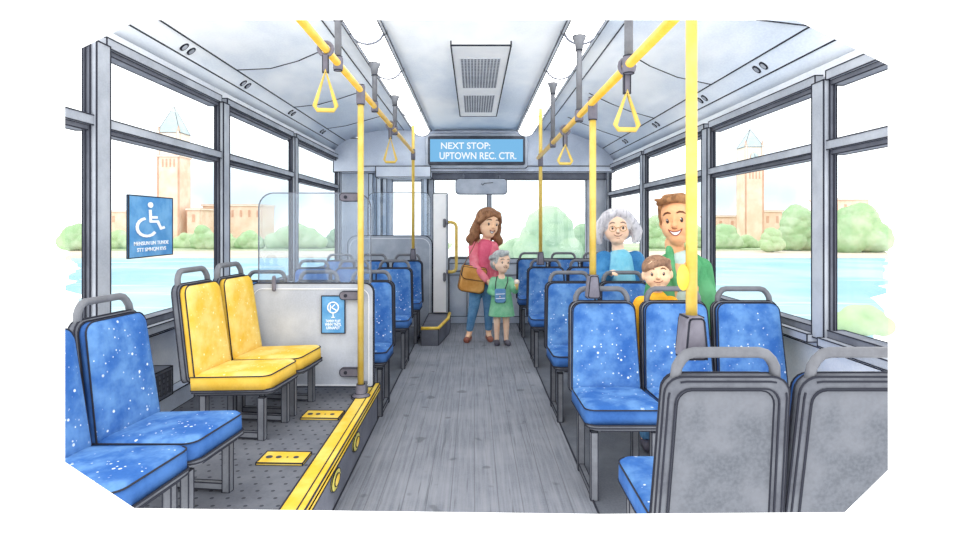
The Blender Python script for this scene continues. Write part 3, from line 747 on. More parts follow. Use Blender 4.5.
def hand(bm, wrist, d, nrm, L=.15, curl=.5, side=1):
    """palm, four jointed fingers and a thumb; d = pointing direction, nrm = out of the palm, curl towards nrm"""
    w = V(wrist); d = V(d).normalized(); nrm = V(nrm); nrm = (nrm-d*nrm.dot(d)).normalized(); a = d.cross(nrm)*side
    pl = L*.5; m = Matrix((a, d, nrm)).transposed().to_4x4(); m.translation = w+d*pl*.5
    ell(bm, (0, 0, 0), (L*.25, pl*.62, L*.12), m, 2)
    fr = L*.058
    for i, ln in enumerate((.42, .5, .47, .36)):
        off = a*(i-1.5)*L*.125; b0 = w+d*pl*.85+off; l = ln*L
        c1 = curl*.7; b1 = b0+(d*math.cos(c1)+nrm*math.sin(c1))*l*.45
        c2 = curl*1.6; b2 = b1+(d*math.cos(c2)+nrm*math.sin(c2))*l*.32
        c3 = curl*2.3; b3 = b2+(d*math.cos(c3)+nrm*math.sin(c3))*l*.23
        cap(bm, b0-d*pl*.2, b1, fr*1.1, fr*1.05, 8); cap(bm, b1, b2, fr*1.05, fr, 8); cap(bm, b2, b3, fr, fr*.85, 8)
    t0 = w+d*pl*.25-a*L*.16; t1 = t0+(d*.6-a*.7+nrm*.25).normalized()*L*.22; t2 = t1+(d*.9-a*.1+nrm*.4).normalized()*L*.18
    cap(bm, t0, t1, fr*1.4, fr*1.2, 8); cap(bm, t1, t2, fr*1.2, fr, 8)
def limb(bm, pts, rs):
    for i in range(len(pts)-1): cap(bm, pts[i], pts[i+1], rs[i], rs[i+1])

def head_prims(bm, H, h, jaw=1.0, wide=1.0, ear=1.0):
    def E(c, r): ell(bm, [q*h for q in c], [q*h for q in r], H, 3)
    E((0, .03, .12), (.375*wide, .41, .385)); E((0, -.05, -.12), (.33*wide*jaw, .33, .30)); E((0, -.10, -.30), (.21*wide*jaw, .24, .20))
    E((0, -.40, -.07), (.055, .085, .06)); E((0, -.37, .01), (.035, .05, .09))
    for s in (-1, 1): E((s*.375*wide, .04, -.04), (.05*ear, .075*ear, .115*ear))
def face(body, H, h, brow='brow', smile='open', eye=1.0, name_root=None, glasses=False, eyes_x=.15, brow_tilt=.02, mouth_x=0, mz=-.235, wide=.13):
    """eyes, brows and mouth laid onto the finished head surface"""
    b = B(); b.from_mesh(body.data); bv = BVHTree.FromBMesh(b); b.free(); R3 = H.to_3x3()
    def surf(x, z, out=.0):
        o = H @ V((x*h, -1.2*h, z*h)); d = (R3 @ V((0, 1, 0))).normalized(); hit = bv.ray_cast(o, d)
        if hit[0] is None: return H @ V((x*h, -.35*h, z*h))
        return hit[0]-d*out*h
    for s in (-1, 1):
        p = surf(s*eyes_x, .02); mt = Matrix.Translation(p) @ H.to_3x3().normalized().to_4x4()
        bm = B(); ell(bm, (0, 0, 0), (.034*h*eye, .022*h, .056*h*eye), mt, 2); o = obj('eye', bm, 'eye', body)
        bm = B(); ell(bm, (-.008*h, -.018*h*eye-.002, .02*h), (.010*h, .006*h, .012*h), mt, 1); obj('eye_glint', bm, 'teeth', o)
        bm = B(); pts = [surf(s*(eyes_x+dx), .155+dz, .004) for dx, dz in ((-.075, -.012+brow_tilt), (-.02, .02+brow_tilt*.5), (.035, .018), (.085, -.022))]
        tube(bm, pts, [.012*h, .02*h, .019*h, .009*h], 8); obj('eyebrow', bm, brow, body)
    w = wide; n = 10; xs = [mouth_x+w*(-1+2*i/n) for i in range(n+1)]
    up = [surf(x, mz+.05*((x-mouth_x)/w)**2, .006) for x in xs]
    if smile == 'open':
        dn = [surf(x, mz+.05*((x-mouth_x)/w)**2-.075*(1-((x-mouth_x)/w)**2)-.001, .006) for x in xs]
        bm = B(); a = [bm.verts.new(p) for p in up]; c = [bm.verts.new(p) for p in dn]
        d = (R3 @ V((0, 1, 0))).normalized()*.02*h
        a2 = [bm.verts.new(p+d) for p in up]; c2 = [bm.verts.new(p+d) for p in dn]
        for i in range(n):
            bm.faces.new((a[i], a[i+1], c[i+1], c[i])); bm.faces.new((a[i], a2[i], a2[i+1], a[i+1])); bm.faces.new((c[i], c[i+1], c2[i+1], c2[i]))
        obj('teeth', bm, 'teeth', body)
        bm = B(); tube(bm, up, .010*h, 6); tube(bm, dn, .010*h, 6); obj('mouth', bm, 'lip', body)
    else:
        bm = B(); tube(bm, up, .009*h, 6); obj('mouth', bm, 'lip', body)
        if name_root != 'plain': bm = B(); tube(bm, [surf(x, mz-.07, .004) for x in (mouth_x-.05, mouth_x, mouth_x+.05)], .007*h, 6); obj('chin_crease', bm, 'foldskin', body)
    if name_root != 'plain': bm = B(); tube(bm, [surf(-.055, -.10, .003), surf(-.045, -.135, .006), surf(.0, -.14, .006), surf(.045, -.135, .006)], .008*h, 6); obj('nose_line', bm, 'foldskin', body)
    return surf
def headM(c, yaw, pitch=0, roll=0):
    return Matrix.Translation(V(c)) @ Euler((R(pitch), R(roll), R(yaw)), 'XYZ').to_matrix().to_4x4()
def hairbm(H, h, prims):
    bm = B()
    for c, r in prims: ell(bm, [q*h for q in c], [q*h for q in r], H, 3)
    return bm
def lock(bm, H, h, pts, rs):
    P = [H @ (V(p)*h) for p in pts]
    for i in range(len(P)-1): cap(bm, P[i], P[i+1], rs[i]*h, rs[i+1]*h)
def person(label, loc, group=None): return None

def tagp(o, label): return tag(o, label, 'person')

# --- woman in the aisle
WL = (.11, 6.95, 0)
H = headM((.062, -.04, 1.405), 26, 8, 4); h = .345
bm = B(); head_prims(bm, H, h, .96)
limb(bm, [(.02, 0, 1.10), (.045, -.02, 1.28)], [.055, .05])
limb(bm, [(0, 0, .80), (0, 0, 1.0), (0, 0, 1.14)], [.10, .10, .09])
for s, hip, kn, an in ((-1, (-.06, 0, .76), (-.11, -.04, .43), (-.17, .0, .08)), (1, (.05, .02, .76), (.065, -.0, .43), (.065, .05, .08))):
    limb(bm, [hip, kn, an], [.075, .05, .032]); limb(bm, [an, (an[0]-.03*(1 if s < 0 else -.6), an[1]-.10, .035)], [.033, .028])
shL, elL, wrL = (-.115, -.02, 1.13), (-.105, -.13, .90), (.055, -.20, .735)
shR, elR, wrR = (.115, .0, 1.13), (.19, .06, .90), (.20, -.04, .74)
limb(bm, [shL, elL, wrL], [.045, .036, .024]); limb(bm, [shR, elR, wrR], [.045, .036, .024])
hand(bm, wrL, (.8, -.25, -.35), (.3, .9, -.2), .15, .45, 1); hand(bm, wrR, (.2, -.7, -.5), (-.8, -.1, -.2), .14, .4, -1)
woman = remesh('person', bm, 'skin1', None, .0065, 3, WL)
tagp(woman, 'person in pink cardigan and jeans with long brown hair standing in the aisle')
face(woman, H, h, 'brow', 'open', 1.0, 'plain', eyes_x=.15, mz=-.22, wide=.10)
bm = hairbm(H, h, [((0, .09, .17), (.43, .43, .40)), ((-.14, -.17, .36), (.22, .20, .13)), ((.17, -.14, .35), (.19, .20, .13)), ((0, .24, -.02), (.39, .27, .42))])
for s in (-1, 1):
    lock(bm, H, h, [(s*.36, .06, .15), (s*.44, .10, -.15), (s*.42, .14, -.42), (s*.56, .12, -.60), (s*.50, .10, -.78)], [.12, .14, .16, .16, .07])
    lock(bm, H, h, [(s*.22, .30, .0), (s*.34, .34, -.35), (s*.22, .36, -.62), (s*.34, .30, -.82)], [.18, .18, .16, .07])
lock(bm, H, h, [(-.05, -.33, .36), (-.28, -.30, .28), (-.40, -.12, .08)], [.06, .09, .08]); lock(bm, H, h, [(.02, -.33, .36), (.24, -.30, .28), (.39, -.12, .08)], [.05, .08, .07])
remesh('hair', bm, 'hair_br', woman, .009, 3)
bm = B(); limb(bm, [(.0, -.015, .80), (.0, -.02, 1.0), (.02, -.02, 1.13)], [.125, .105, .10]); remesh('top', bm, 'rose', woman, .009, 3)
bm = B()
for s in (-1, 1):
    limb(bm, [(s*.078, -.02, .74), (s*.068, -.025, .95), (s*.068, -.01, 1.12)], [.088, .082, .072])
limb(bm, [(0, .05, .75), (0, .05, 1.13)], [.105, .085])
limb(bm, [shL, elL, (.03, -.185, .757)], [.066, .055, .042]); limb(bm, [shR, elR, (.195, -.03, .78)], [.066, .055, .042])
remesh('cardigan', bm, 'pink', woman, .008, 3)
bm = B()
for hip, kn, an in (((-.06, 0, .78), (-.11, -.04, .43), (-.162, -.01, .15)), ((.05, .02, .78), (.065, -.0, .43), (.065, .04, .15))): limb(bm, [hip, kn, an], [.095, .066, .044])
limb(bm, [(-.03, 0, .78), (.03, 0, .78)], [.11, .11]); remesh('jeans', bm, 'jeans', woman, .009, 3)
for an, dx in (((-.17, .0, .03), -.03), ((.065, .05, .03), .02)):
    bm = B(); limb(bm, [(an[0], an[1]+.03, .034), (an[0]+dx, an[1]-.11, .030)], [.040, .038]); o = remesh('shoe', bm, 'brownshoe', woman, .007, 2)
# bag
t = thing('shoulder_bag', 'tan leather shoulder bag hanging at the hip of the woman in pink', 'bag', (-.045, 6.80, .60), R(12))
bm = B(); slab(bm, [(p[0], p[1]) for p in rrect(.31, .31, (.06, .03), 5, .29)], [(.02, .045), (0, .03), (0, -.03), (.02, -.045)], 0, Matrix.Rotation(R(10), 4, 'Y')); ink(bm, .004, 50); obj('bag_body', bm, ['bag', 'ink'], t)
bm = B(); slab(bm, [(p[0], p[1]+.15) for p in rrect(.29, .14, (.05, .02), 5)], [(0, -.035), (0, -.054), (.008, -.058)], 0, Matrix.Rotation(R(10), 4, 'Y')); ink(bm, .004, 50); obj('flap', bm, ['bag', 'ink'], t)
bm = B(); tube(bm, [(-.09, -.02, .30), (-.04, -.03, .40), (.03, -.02, .52), (.09, .06, .61), (.12, .13, .63), (.13, .24, .58), (.14, .28, .45), (.14, .10, .28)], .012, 6, flat_=(1, .4)); obj('strap', bm, 'bagd', t)

# --- small figure in the green dress
CL = (.32, 6.74, 0)
H = headM((.0, -.02, .955), 27, 2, 3); h = .255
bm = B(); head_prims(bm, H, h, 1.02)
limb(bm, [(0, 0, .76), (0, -.01, .86)], [.036, .034]); limb(bm, [(0, 0, .45), (0, 0, .62), (0, 0, .75)], [.085, .075, .065])
for s in (-1, 1): limb(bm, [(s*.05, 0, .42), (s*.055, -.01, .22), (s*.055, .01, .05)], [.05, .036, .026]); limb(bm, [(s*.055, .01, .035), (s*.065+.01, -.07, .03)], [.028, .024])
shL, elL, wrL = (-.09, 0, .74), (-.13, -.03, .62), (-.06, -.11, .58)
shR, elR, wrR = (.09, 0, .74), (.155, -.03, .63), (.165, -.10, .70)
limb(bm, [shL, elL, wrL], [.034, .028, .02]); limb(bm, [shR, elR, wrR], [.034, .028, .02])
hand(bm, wrL, (.8, -.4, -.2), (.2, .9, 0), .09, .5, 1); hand(bm, wrR, (.1, -.5, .8), (-.7, -.4, .1), .09, 1.0, -1)
girl = remesh('person', bm, 'skin3', None, .005, 2, CL)
tagp(girl, 'small curly grey-haired person in a mint green dress before the woman in pink')
face(girl, H, h, 'browg', 'closed', 1.0, 'plain', eyes_x=.15, mz=-.21, wide=.10)
bm = hairbm(H, h, [((0, .10, .16), (.45, .42, .42)), ((0, .22, -.06), (.46, .28, .36))])
for i in range(44):
    a = R(-70+i*137.5 % 360); z = .46-.78*((i*.618) % 1); rr = math.sqrt(max(.08, 1-((z-.14)/.50)**2))
    if math.sin(a) < -.25 and z < .34: continue
    ell(bm, (.45*rr*math.cos(a)*h, (.09+.42*rr*math.sin(a))*h, z*h), [.12*h]*3, H, 2)
remesh('hair', bm, 'hair_gr2', girl, .0055, 1)
bm = B(); limb(bm, [(0, 0, .37), (0, 0, .52), (0, 0, .66), (0, 0, .745)], [.135, .115, .095, .075])
bx(bm, (-.15, -.10, .20), (.15, .10, .22))
bm.free(); bm = B(); lathe(bm, [(.14, .335), (.155, .33), (.15, .36), (.115, .58), (.10, .70), (.085, .76), (.045, .80), (.03, .795)], 24, Matrix.Diagonal((1, .78, 1, 1)))
limb(bm, [shL, (-.115, -.02, .66)], [.05, .045]); limb(bm, [shR, (.13, -.02, .67)], [.05, .045])
limb(bm, [(-.115, -.02, .66), elL, (-.085, -.09, .595)], [.045, .040, .032]); limb(bm, [(.13, -.02, .67), elR, (.163, -.08, .67)], [.045, .040, .032])
remesh('dress', bm, 'greendress', girl, .006, 2)
for s in (-1, 1):
    bm = B(); limb(bm, [(s*.055, .03, .03), (s*.065+.01, -.075, .028)], [.034, .034]); remesh('shoe', bm, 'darkshoe', girl, .006, 2)
t = thing('small_pouch', 'small blue striped pouch worn on the front of the mint green dress', 'pouch', (.30, 6.625, .50))
bm = B(); slab(bm, rrect(.125, .16, (.03, .01), 4), [(.008, .02), (0, .01), (0, -.01), (.008, -.018)]); ink(bm, .0035, 50); obj('pouch_body', bm, ['pouch', 'ink'], t)
bm = B()
for z in (.05, .10): strip(bm, (-.05, -.020, z), (.05, -.020, z+.005), .005, 0)
obj('stripe', bm, 'signw', t)
bm = B(); tube(bm, [(-.055, 0, .155), (-.05, .0, .24), (-.035, .06, .295)], .006, 6); tube(bm, [(.055, 0, .155), (.085, .0, .24), (.09, .06, .29)], .006, 6); obj('strap', bm, 'fold', t)
t = thing('ice_cream_cone', 'little pale ice cream cone held up by the figure in the green dress', 'ice cream', (.487, 6.60, .705))
bm = B(); lathe(bm, [(.006, -.055), (.024, .02)], 14); obj('cone', bm, 'cone', t)
bm = B(); ell(bm, (0, 0, .035), (.032, .032, .030), sub=3); obj('scoop', bm, 'cream', t)

# --- grandmother behind the second row
GL = (1.235, 4.92, 0)
H = headM((-.03, -.02, 1.365), -8, 2, -2); h = .285
bm = B(); head_prims(bm, H, h, 1.04, 1.02)
limb(bm, [(0, 0, 1.08), (-.02, -.01, 1.24)], [.055, .05]); limb(bm, [(0, 0, .78), (0, 0, .95), (0, 0, 1.08)], [.13, .125, .10])
for s in (-1, 1): limb(bm, [(s*.08, 0, .75), (s*.085, -.02, .42), (s*.085, .02, .07)], [.085, .055, .038]); limb(bm, [(s*.085, .02, .04), (s*.10, -.10, .035)], [.036, .030])
shL, elL, wrL = (-.135, 0, 1.10), (-.20, -.06, .90), (-.13, -.20, .99)
shR, elR, wrR = (.135, 0, 1.10), (.20, .0, .88), (.17, -.08, .72)
limb(bm, [shL, elL, wrL], [.05, .042, .028]); limb(bm, [shR, elR, wrR], [.05, .042, .028])
hand(bm, wrL, (.25, -.75, .45), (.1, -.6, -.8), .14, .8, 1); hand(bm, wrR, (0, -.3, -1), (-1, 0, 0), .15, .3, -1)
gran = remesh('person', bm, 'skin3', None, .0065, 3, GL)
tagp(gran, 'older woman with bobbed grey hair, glasses and blue cardigan behind the second seat row')
surf = face(gran, H, h, 'browg', 'closed', .9, eyes_x=.15, mz=-.22, wide=.12)
bm = hairbm(H, h, [((0, .10, .17), (.52, .43, .44)), ((0, .22, -.05), (.54, .27, .38))])
for s in (-1, 1):
    lock(bm, H, h, [(s*.05, -.22, .48), (s*.25, -.25, .40), (s*.45, -.12, .16), (s*.57, .0, -.10), (s*.56, .03, -.30), (s*.50, .0, -.40)], [.13, .15, .15, .18, .15, .08])
remesh('hair', bm, 'hair_gr', gran, .008, 3)
bm = B()
for s in (-1, 1):
    c = surf(s*.15, .0, .05); tube(bm, [c+H.to_3x3() @ V((.095*h*math.cos(a), 0, .08*h*math.sin(a))) for a in [2*PI*i/16 for i in range(16)]], .0028, 6, closed=True)
tube(bm, [surf(-.055, .02, .06), surf(.0, .04, .03), surf(.055, .02, .06)], .0028, 6); obj('glasses', bm, 'gold', gran)
bm = B(); limb(bm, [(0, -.03, .78), (0, -.03, .95), (0, -.02, 1.09)], [.145, .125, .105]); remesh('shirt', bm, 'cyanshirt', gran, .009, 3)
bm = B()
for s in (-1, 1): limb(bm, [(s*.13, .0, .74), (s*.125, .0, .95), (s*.105, .01, 1.09)], [.09, .08, .075])
limb(bm, [(0, .06, .76), (0, .06, 1.10)], [.14, .09]); limb(bm, [shL, elL, (-.14, -.18, .975)], [.075, .062, .048]); limb(bm, [shR, elR, (.175, -.07, .76)], [.075, .062, .05])
remesh('cardigan', bm, 'bluecard', gran, .009, 3)
bm = B()
for s in (-1, 1): limb(bm, [(s*.08, 0, .76), (s*.085, -.02, .42), (s*.085, .01, .12)], [.105, .075, .055])
limb(bm, [(-.04, 0, .76), (.04, 0, .76)], [.125, .125]); remesh('trousers', bm, 'trouser', gran, .01, 3)
for s in (-1, 1):
    bm = B(); limb(bm, [(s*.085, .05, .04), (s*.10, -.11, .036)], [.042, .040]); remesh('shoe', bm, 'darkshoe', gran, .008, 2)

# --- man in the green jacket
ML = (1.38, 3.88, 0)
H = headM((-.035, -.03, 1.42), -26, 2, -5); h = .33
bm = B(); head_prims(bm, H, h, 1.12, .80)
limb(bm, [(0, 0, 1.08), (-.045, -.01, 1.27)], [.07, .062]); limb(bm, [(0, 0, .80), (0, 0, .98), (0, 0, 1.10)], [.13, .14, .12])
for s in (-1, 1): limb(bm, [(s*.09, 0, .75), (s*.095, -.01, .42), (s*.095, .03, .07)], [.09, .06, .04]); limb(bm, [(s*.095, .03, .04), (s*.12, -.11, .035)], [.04, .034])
shL, elL, wrL = (-.13, 0, 1.10), (-.175, .04, .85), (-.16, -.06, .66)
shR, elR, wrR = (.135, 0, 1.10), (.188, .03, .85), (.17, -.07, .66)
limb(bm, [shL, elL, wrL], [.058, .046, .032]); limb(bm, [shR, elR, wrR], [.058, .046, .032])
hand(bm, wrL, (.1, -.4, -1), (1, 0, 0), .17, .4, 1); hand(bm, wrR, (-.1, -.4, -1), (-1, 0, 0), .17, .4, -1)
man = remesh('person', bm, 'skin2', None, .0065, 3, ML)
tagp(man, 'tall smiling man with swept brown hair in an open green jacket, right of the boy')
surf = face(man, H, h, 'brow', 'open', 1.0, eyes_x=.13, mz=-.20, wide=.13)
bm = hairbm(H, h, [((0, .13, .20), (.325, .39, .335)), ((0, .25, .0), (.30, .24, .34))])
lock(bm, H, h, [(-.28, -.20, .38), (-.14, -.29, .44), (.05, -.28, .45), (.22, -.18, .42)], [.06, .085, .09, .09]); lock(bm, H, h, [(-.24, -.28, .43), (-.33, -.30, .46)], [.05, .03])
lock(bm, H, h, [(-.15, -.05, .46), (.14, -.05, .46)], [.10, .10])
for s in (-1, 1): lock(bm, H, h, [(s*.27, -.06, .30), (s*.295, -.05, .10), (s*.29, -.06, -.04)], [.07, .05, .03])
remesh('hair', bm, 'hair_man', man, .007, 2)
bm = B(); limb(bm, [(0, -.015, .80), (0, -.015, .98), (-.012, -.02, 1.15)], [.125, .125, .088]); remesh('tee_shirt', bm, 'tee', man, .009, 3)
bm = B()
for s in (-1, 1): limb(bm, [(s*.125, -.02, .72), (s*.118, -.025, .94), (s*.080, -.012, 1.135)], [.105, .10, .072])
limb(bm, [(0, .07, .74), (0, .06, 1.14)], [.14, .095]); limb(bm, [shL, elL, (-.16, -.04, .70)], [.078, .07, .055]); limb(bm, [shR, elR, (.17, -.05, .70)], [.078, .075, .058])
lock(bm, Matrix.Identity(4), 1, [(-.085, -.04, 1.235), (-.10, -.09, 1.12), (-.06, -.125, .97)], [.026, .034, .012]); lock(bm, Matrix.Identity(4), 1, [(.04, -.05, 1.235), (.075, -.09, 1.12), (.05, -.125, .97)], [.026, .034, .012])
remesh('jacket', bm, 'greenjack', man, .008, 3)
bm = B()
for s in (-1, 1): limb(bm, [(s*.09, 0, .76), (s*.095, -.01, .42), (s*.095, .02, .12)], [.11, .08, .06])
limb(bm, [(-.04, 0, .77), (.04, 0, .77)], [.125, .125]); remesh('trousers', bm, 'trouser', man, .01, 3)
for s in (-1, 1):
    bm = B(); limb(bm, [(s*.095, .06, .042), (s*.12, -.12, .038)], [.048, .044]); remesh('shoe', bm, 'brownshoe', man, .008, 2)

# --- boy
BL = (1.14, 3.63, 0)
H = headM((-.0, -.02, 1.09), -14, 0, -4); h = .212
bm = B(); head_prims(bm, H, h, 1.05, 1.04, 1.15)
limb(bm, [(0, 0, .90), (0, -.01, 1.0)], [.04, .036]); limb(bm, [(0, 0, .55), (0, 0, .72), (0, 0, .88)], [.085, .085, .065])
for s in (-1, 1): limb(bm, [(s*.055, 0, .54), (s*.06, -.01, .29), (s*.06, .01, .05)], [.06, .042, .030]); limb(bm, [(s*.06, .01, .03), (s*.07, -.06, .028)], [.03, .026])
shL, elL, wrL = (-.09, 0, .895), (-.135, .0, .70), (-.11, -.05, .55); shR, elR, wrR = (.09, 0, .895), (.135, .0, .68), (.11, -.05, .55)
limb(bm, [shL, elL, wrL], [.038, .032, .022]); limb(bm, [shR, elR, wrR], [.038, .032, .022])
hand(bm, wrL, (.05, -.3, -1), (1, 0, 0), .11, .4, 1); hand(bm, wrR, (-.05, -.3, -1), (-1, 0, 0), .11, .4, -1)
boy = remesh('person', bm, 'skin1', None, .005, 2, BL)
tagp(boy, 'young boy with short brown hair and an orange shirt looking over the seats')
face(boy, H, h, 'brow', 'closed', 1.1, eyes_x=.16, mz=-.22, wide=.13)
bm = hairbm(H, h, [((0, .10, .18), (.43, .42, .38)), ((0, .22, .0), (.40, .26, .34))])
lock(bm, H, h, [(.30, -.22, .36), (.05, -.33, .34), (-.22, -.33, .24), (-.36, -.20, .12)], [.10, .11, .09, .05]); lock(bm, H, h, [(.25, -.26, .30), (.38, -.12, .12)], [.08, .05])
remesh('hair', bm, 'hair_boy', boy, .0065, 2)
bm = B(); limb(bm, [(0, 0, .54), (0, 0, .72), (0, 0, .915)], [.105, .105, .075]); limb(bm, [shL, elL, (-.115, -.04, .58)], [.056, .048, .038]); limb(bm, [shR, elR, (.115, -.04, .58)], [.056, .048, .038])
remesh('shirt', bm, 'orange', boy, .007, 3)
bm = B()
for s in (-1, 1): limb(bm, [(s*.055, 0, .54), (s*.06, -.01, .29), (s*.06, .0, .09)], [.075, .056, .044])
remesh('trousers', bm, 'jeans', boy, .008, 3)
for s in (-1, 1):
    bm = B(); limb(bm, [(s*.06, .03, .032), (s*.07, -.07, .03)], [.036, .034]); remesh('shoe', bm, 'darkshoe', boy, .007, 2)

# ------------------------------------------------------------------ outside: lake, banks, campus
def sheet(name, pts, z, mat, kind='structure', lbl=None):
    bm = B(); a = [bm.verts.new((x, y, z)) for x, y in pts]; b = [bm.verts.new((x, y, z-.3)) for x, y in pts]
    for k in range(len(pts)): bm.faces.new((a[k], b[k], b[(k+1) % len(pts)], a[(k+1) % len(pts)]))
    bm.faces.new(a); bm.faces.new(b[::-1]); return tag(obj(name, bm, mat), kind=kind)
def wav(x0, y0, x1, y1, n, amp, seed):
    rd = random.Random(seed); return [(x0+(x1-x0)*i/n+(rd.uniform(-amp, amp) if 0 < i < n else 0), y0+(y1-y0)*i/n+(rd.uniform(-amp, amp) if 0 < i < n else 0)) for i in range(n+1)]
GZ = -2.5
for s, nm in ((-1, 'left'), (1, 'right')):
    k = .70 if s < 0 else .715
    near = [(s*3.2, 16), (s*k*15.5, 17)]
    pts = near+wav(s*k*17, 18, s*k*63, 64, 26, .55, 3+s)+[(s*k*66, 66.5)]+wav(s*30, 67, s*12, 69, 5, .5, 9)+[(s*4, 68)]
    sheet('lake_water_'+nm, pts, GZ-.02, 'water')
    sheet('lake_bank_'+nm, [(s*4, 66.4)]+wav(s*6, 66.5, s*k*67, 66.5, 8, .5, 5)+wav(s*k*72, 72, s*k*88, 90, 4, 1.2, 6)+[(s*4, 88)], GZ+.05, 'sand')
    sheet('lawn_'+nm, [(s*4, 84)]+wav(s*6, 84, s*k*84, 84, 8, .8, 15)+wav(s*k*88, 90, s*k*104, 108, 4, 1.2, 16)+[(s*4, 112)], GZ+.25, 'lawn')

def tower(px, D, wpx, ytop, ybody, yroof, ybase, label, cat='tower'):
    D *= 1.22; sc = 580/D; x = (px-474)/sc; w = wpx/sc/2; Z = lambda py: EYE-(py-224)/sc
    ang = math.atan2(x, D)*-1*.35
    t = thing('clock_tower', label, cat, (x, D, 0), 0)
    zb, z1, z2, zt = GZ+.2, Z(ybody), Z(yroof), Z(ytop)
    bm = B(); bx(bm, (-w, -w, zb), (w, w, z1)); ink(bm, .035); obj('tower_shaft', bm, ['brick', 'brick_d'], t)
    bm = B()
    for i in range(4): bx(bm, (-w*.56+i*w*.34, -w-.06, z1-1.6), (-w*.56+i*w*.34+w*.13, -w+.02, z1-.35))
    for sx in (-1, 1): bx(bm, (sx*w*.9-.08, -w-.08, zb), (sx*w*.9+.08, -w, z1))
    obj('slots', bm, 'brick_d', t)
    bm = B(); bx(bm, (-w*1.08, -w*1.08, z1), (w*1.08, w*1.08, z1+.3)); ink(bm, .035); obj('cornice', bm, ['stone', 'brick_d'], t)
    bm = B(); bx(bm, (-w*.95, -w*.95, z1+.3), (w*.95, w*.95, z2)); ink(bm, .035); o = obj('belfry', bm, ['stone', 'brick_d'], t)
    for sx in (-1, 1):
        bm = B(); bx(bm, (sx*w*.88-w*.1, -w*1.04, z1+.3), (sx*w*.88+w*.1, -w*.8, z2+.3)); lathe(bm, [(w*.1, 0), (w*.1, .2), (.02, .8)], 8, Matrix.Translation((sx*w*.88, -w*.92, z2+.25))); ink(bm, .03); obj('pinnacle', bm, ['stone', 'brick_d'], t)
    bm = B(); zc = (z1+z2)/2+.25; m = Matrix.Translation((0, -w*.96, zc)) @ Matrix.Rotation(PI/2, 4, 'X'); lathe(bm, [(w*.42, 0), (w*.42, .10), (w*.36, .13)], 24, m); ink(bm, .03, 50); c = obj('clock_face', bm, ['slate', 'brick_d'], t)
    bm = B(); strip(bm, (0, -w*.96-.16, zc), (0, -w*.96-.16, zc+w*.28), .03, 0); strip(bm, (0, -w*.96-.16, zc), (w*.2, -w*.96-.16, zc+.05), .03, 0); obj('clock_hand', bm, 'fold', c)
    bm = B(); q = [bm.verts.new((sx*w*1.02, sy*w*1.02, z2)) for sx, sy in ((-1, -1), (1, -1), (1, 1), (-1, 1))]; ap = bm.verts.new((0, 0, zt))
    for k in range(4): bm.faces.new((q[k], q[(k+1) % 4], ap))
    bm.faces.new(q[::-1]); ink(bm, .045, 20); obj('roof', bm, ['slate', 'fold'], t)
    bm = B(); cap(bm, (0, 0, zt-.2), (0, 0, zt+.7), .07, .03); ell(bm, (0, 0, zt+.35), (.14, .14, .14)); obj('finial', bm, 'slate', t)
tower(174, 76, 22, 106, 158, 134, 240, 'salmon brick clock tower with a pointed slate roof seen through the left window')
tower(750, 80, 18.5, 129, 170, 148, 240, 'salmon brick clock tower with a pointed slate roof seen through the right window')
def hall(x0p, x1p, ytp, D, nwn, label, roof=True):
    D *= 1.2; sc = 580/D; x0, x1 = (x0p-474)/sc, (x1p-474)/sc; zt = EYE-(ytp-224)/sc; w = x1-x0
    t = thing('campus_building', label, 'building', ((x0+x1)/2, D, 0), 0, 'low brick buildings across the lake')
    bm = B(); bx(bm, (-w/2, 0, GZ+.2), (w/2, 6, zt)); ink(bm, .035); obj('wall', bm, ['brick', 'brick_d'], t)
    bm = B(); bx(bm, (-w/2-.2, -.2, zt), (w/2+.2, 6.2, zt+.28)); ink(bm, .035); obj('roof_slab', bm, ['stone', 'brick_d'], t)
    for i in range(nwn):
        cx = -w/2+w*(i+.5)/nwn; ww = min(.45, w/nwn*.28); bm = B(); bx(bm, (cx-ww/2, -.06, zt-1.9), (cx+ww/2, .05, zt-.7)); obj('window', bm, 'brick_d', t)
hall(106, 150, 212, 90, 3, 'low brick building left of the left clock tower')
hall(187, 200, 210, 76, 1, 'narrow brick block just right of the left clock tower')
hall(203, 262, 206, 82, 7, 'long brick hall with tall windows right of the left clock tower')
hall(715, 738, 217, 86, 2, 'small brick block left of the right clock tower')
hall(763, 782, 212, 84, 2, 'small brick block right of the right clock tower')
hall(832, 868, 200, 80, 4, 'brick hall behind the tree in the rightmost window')
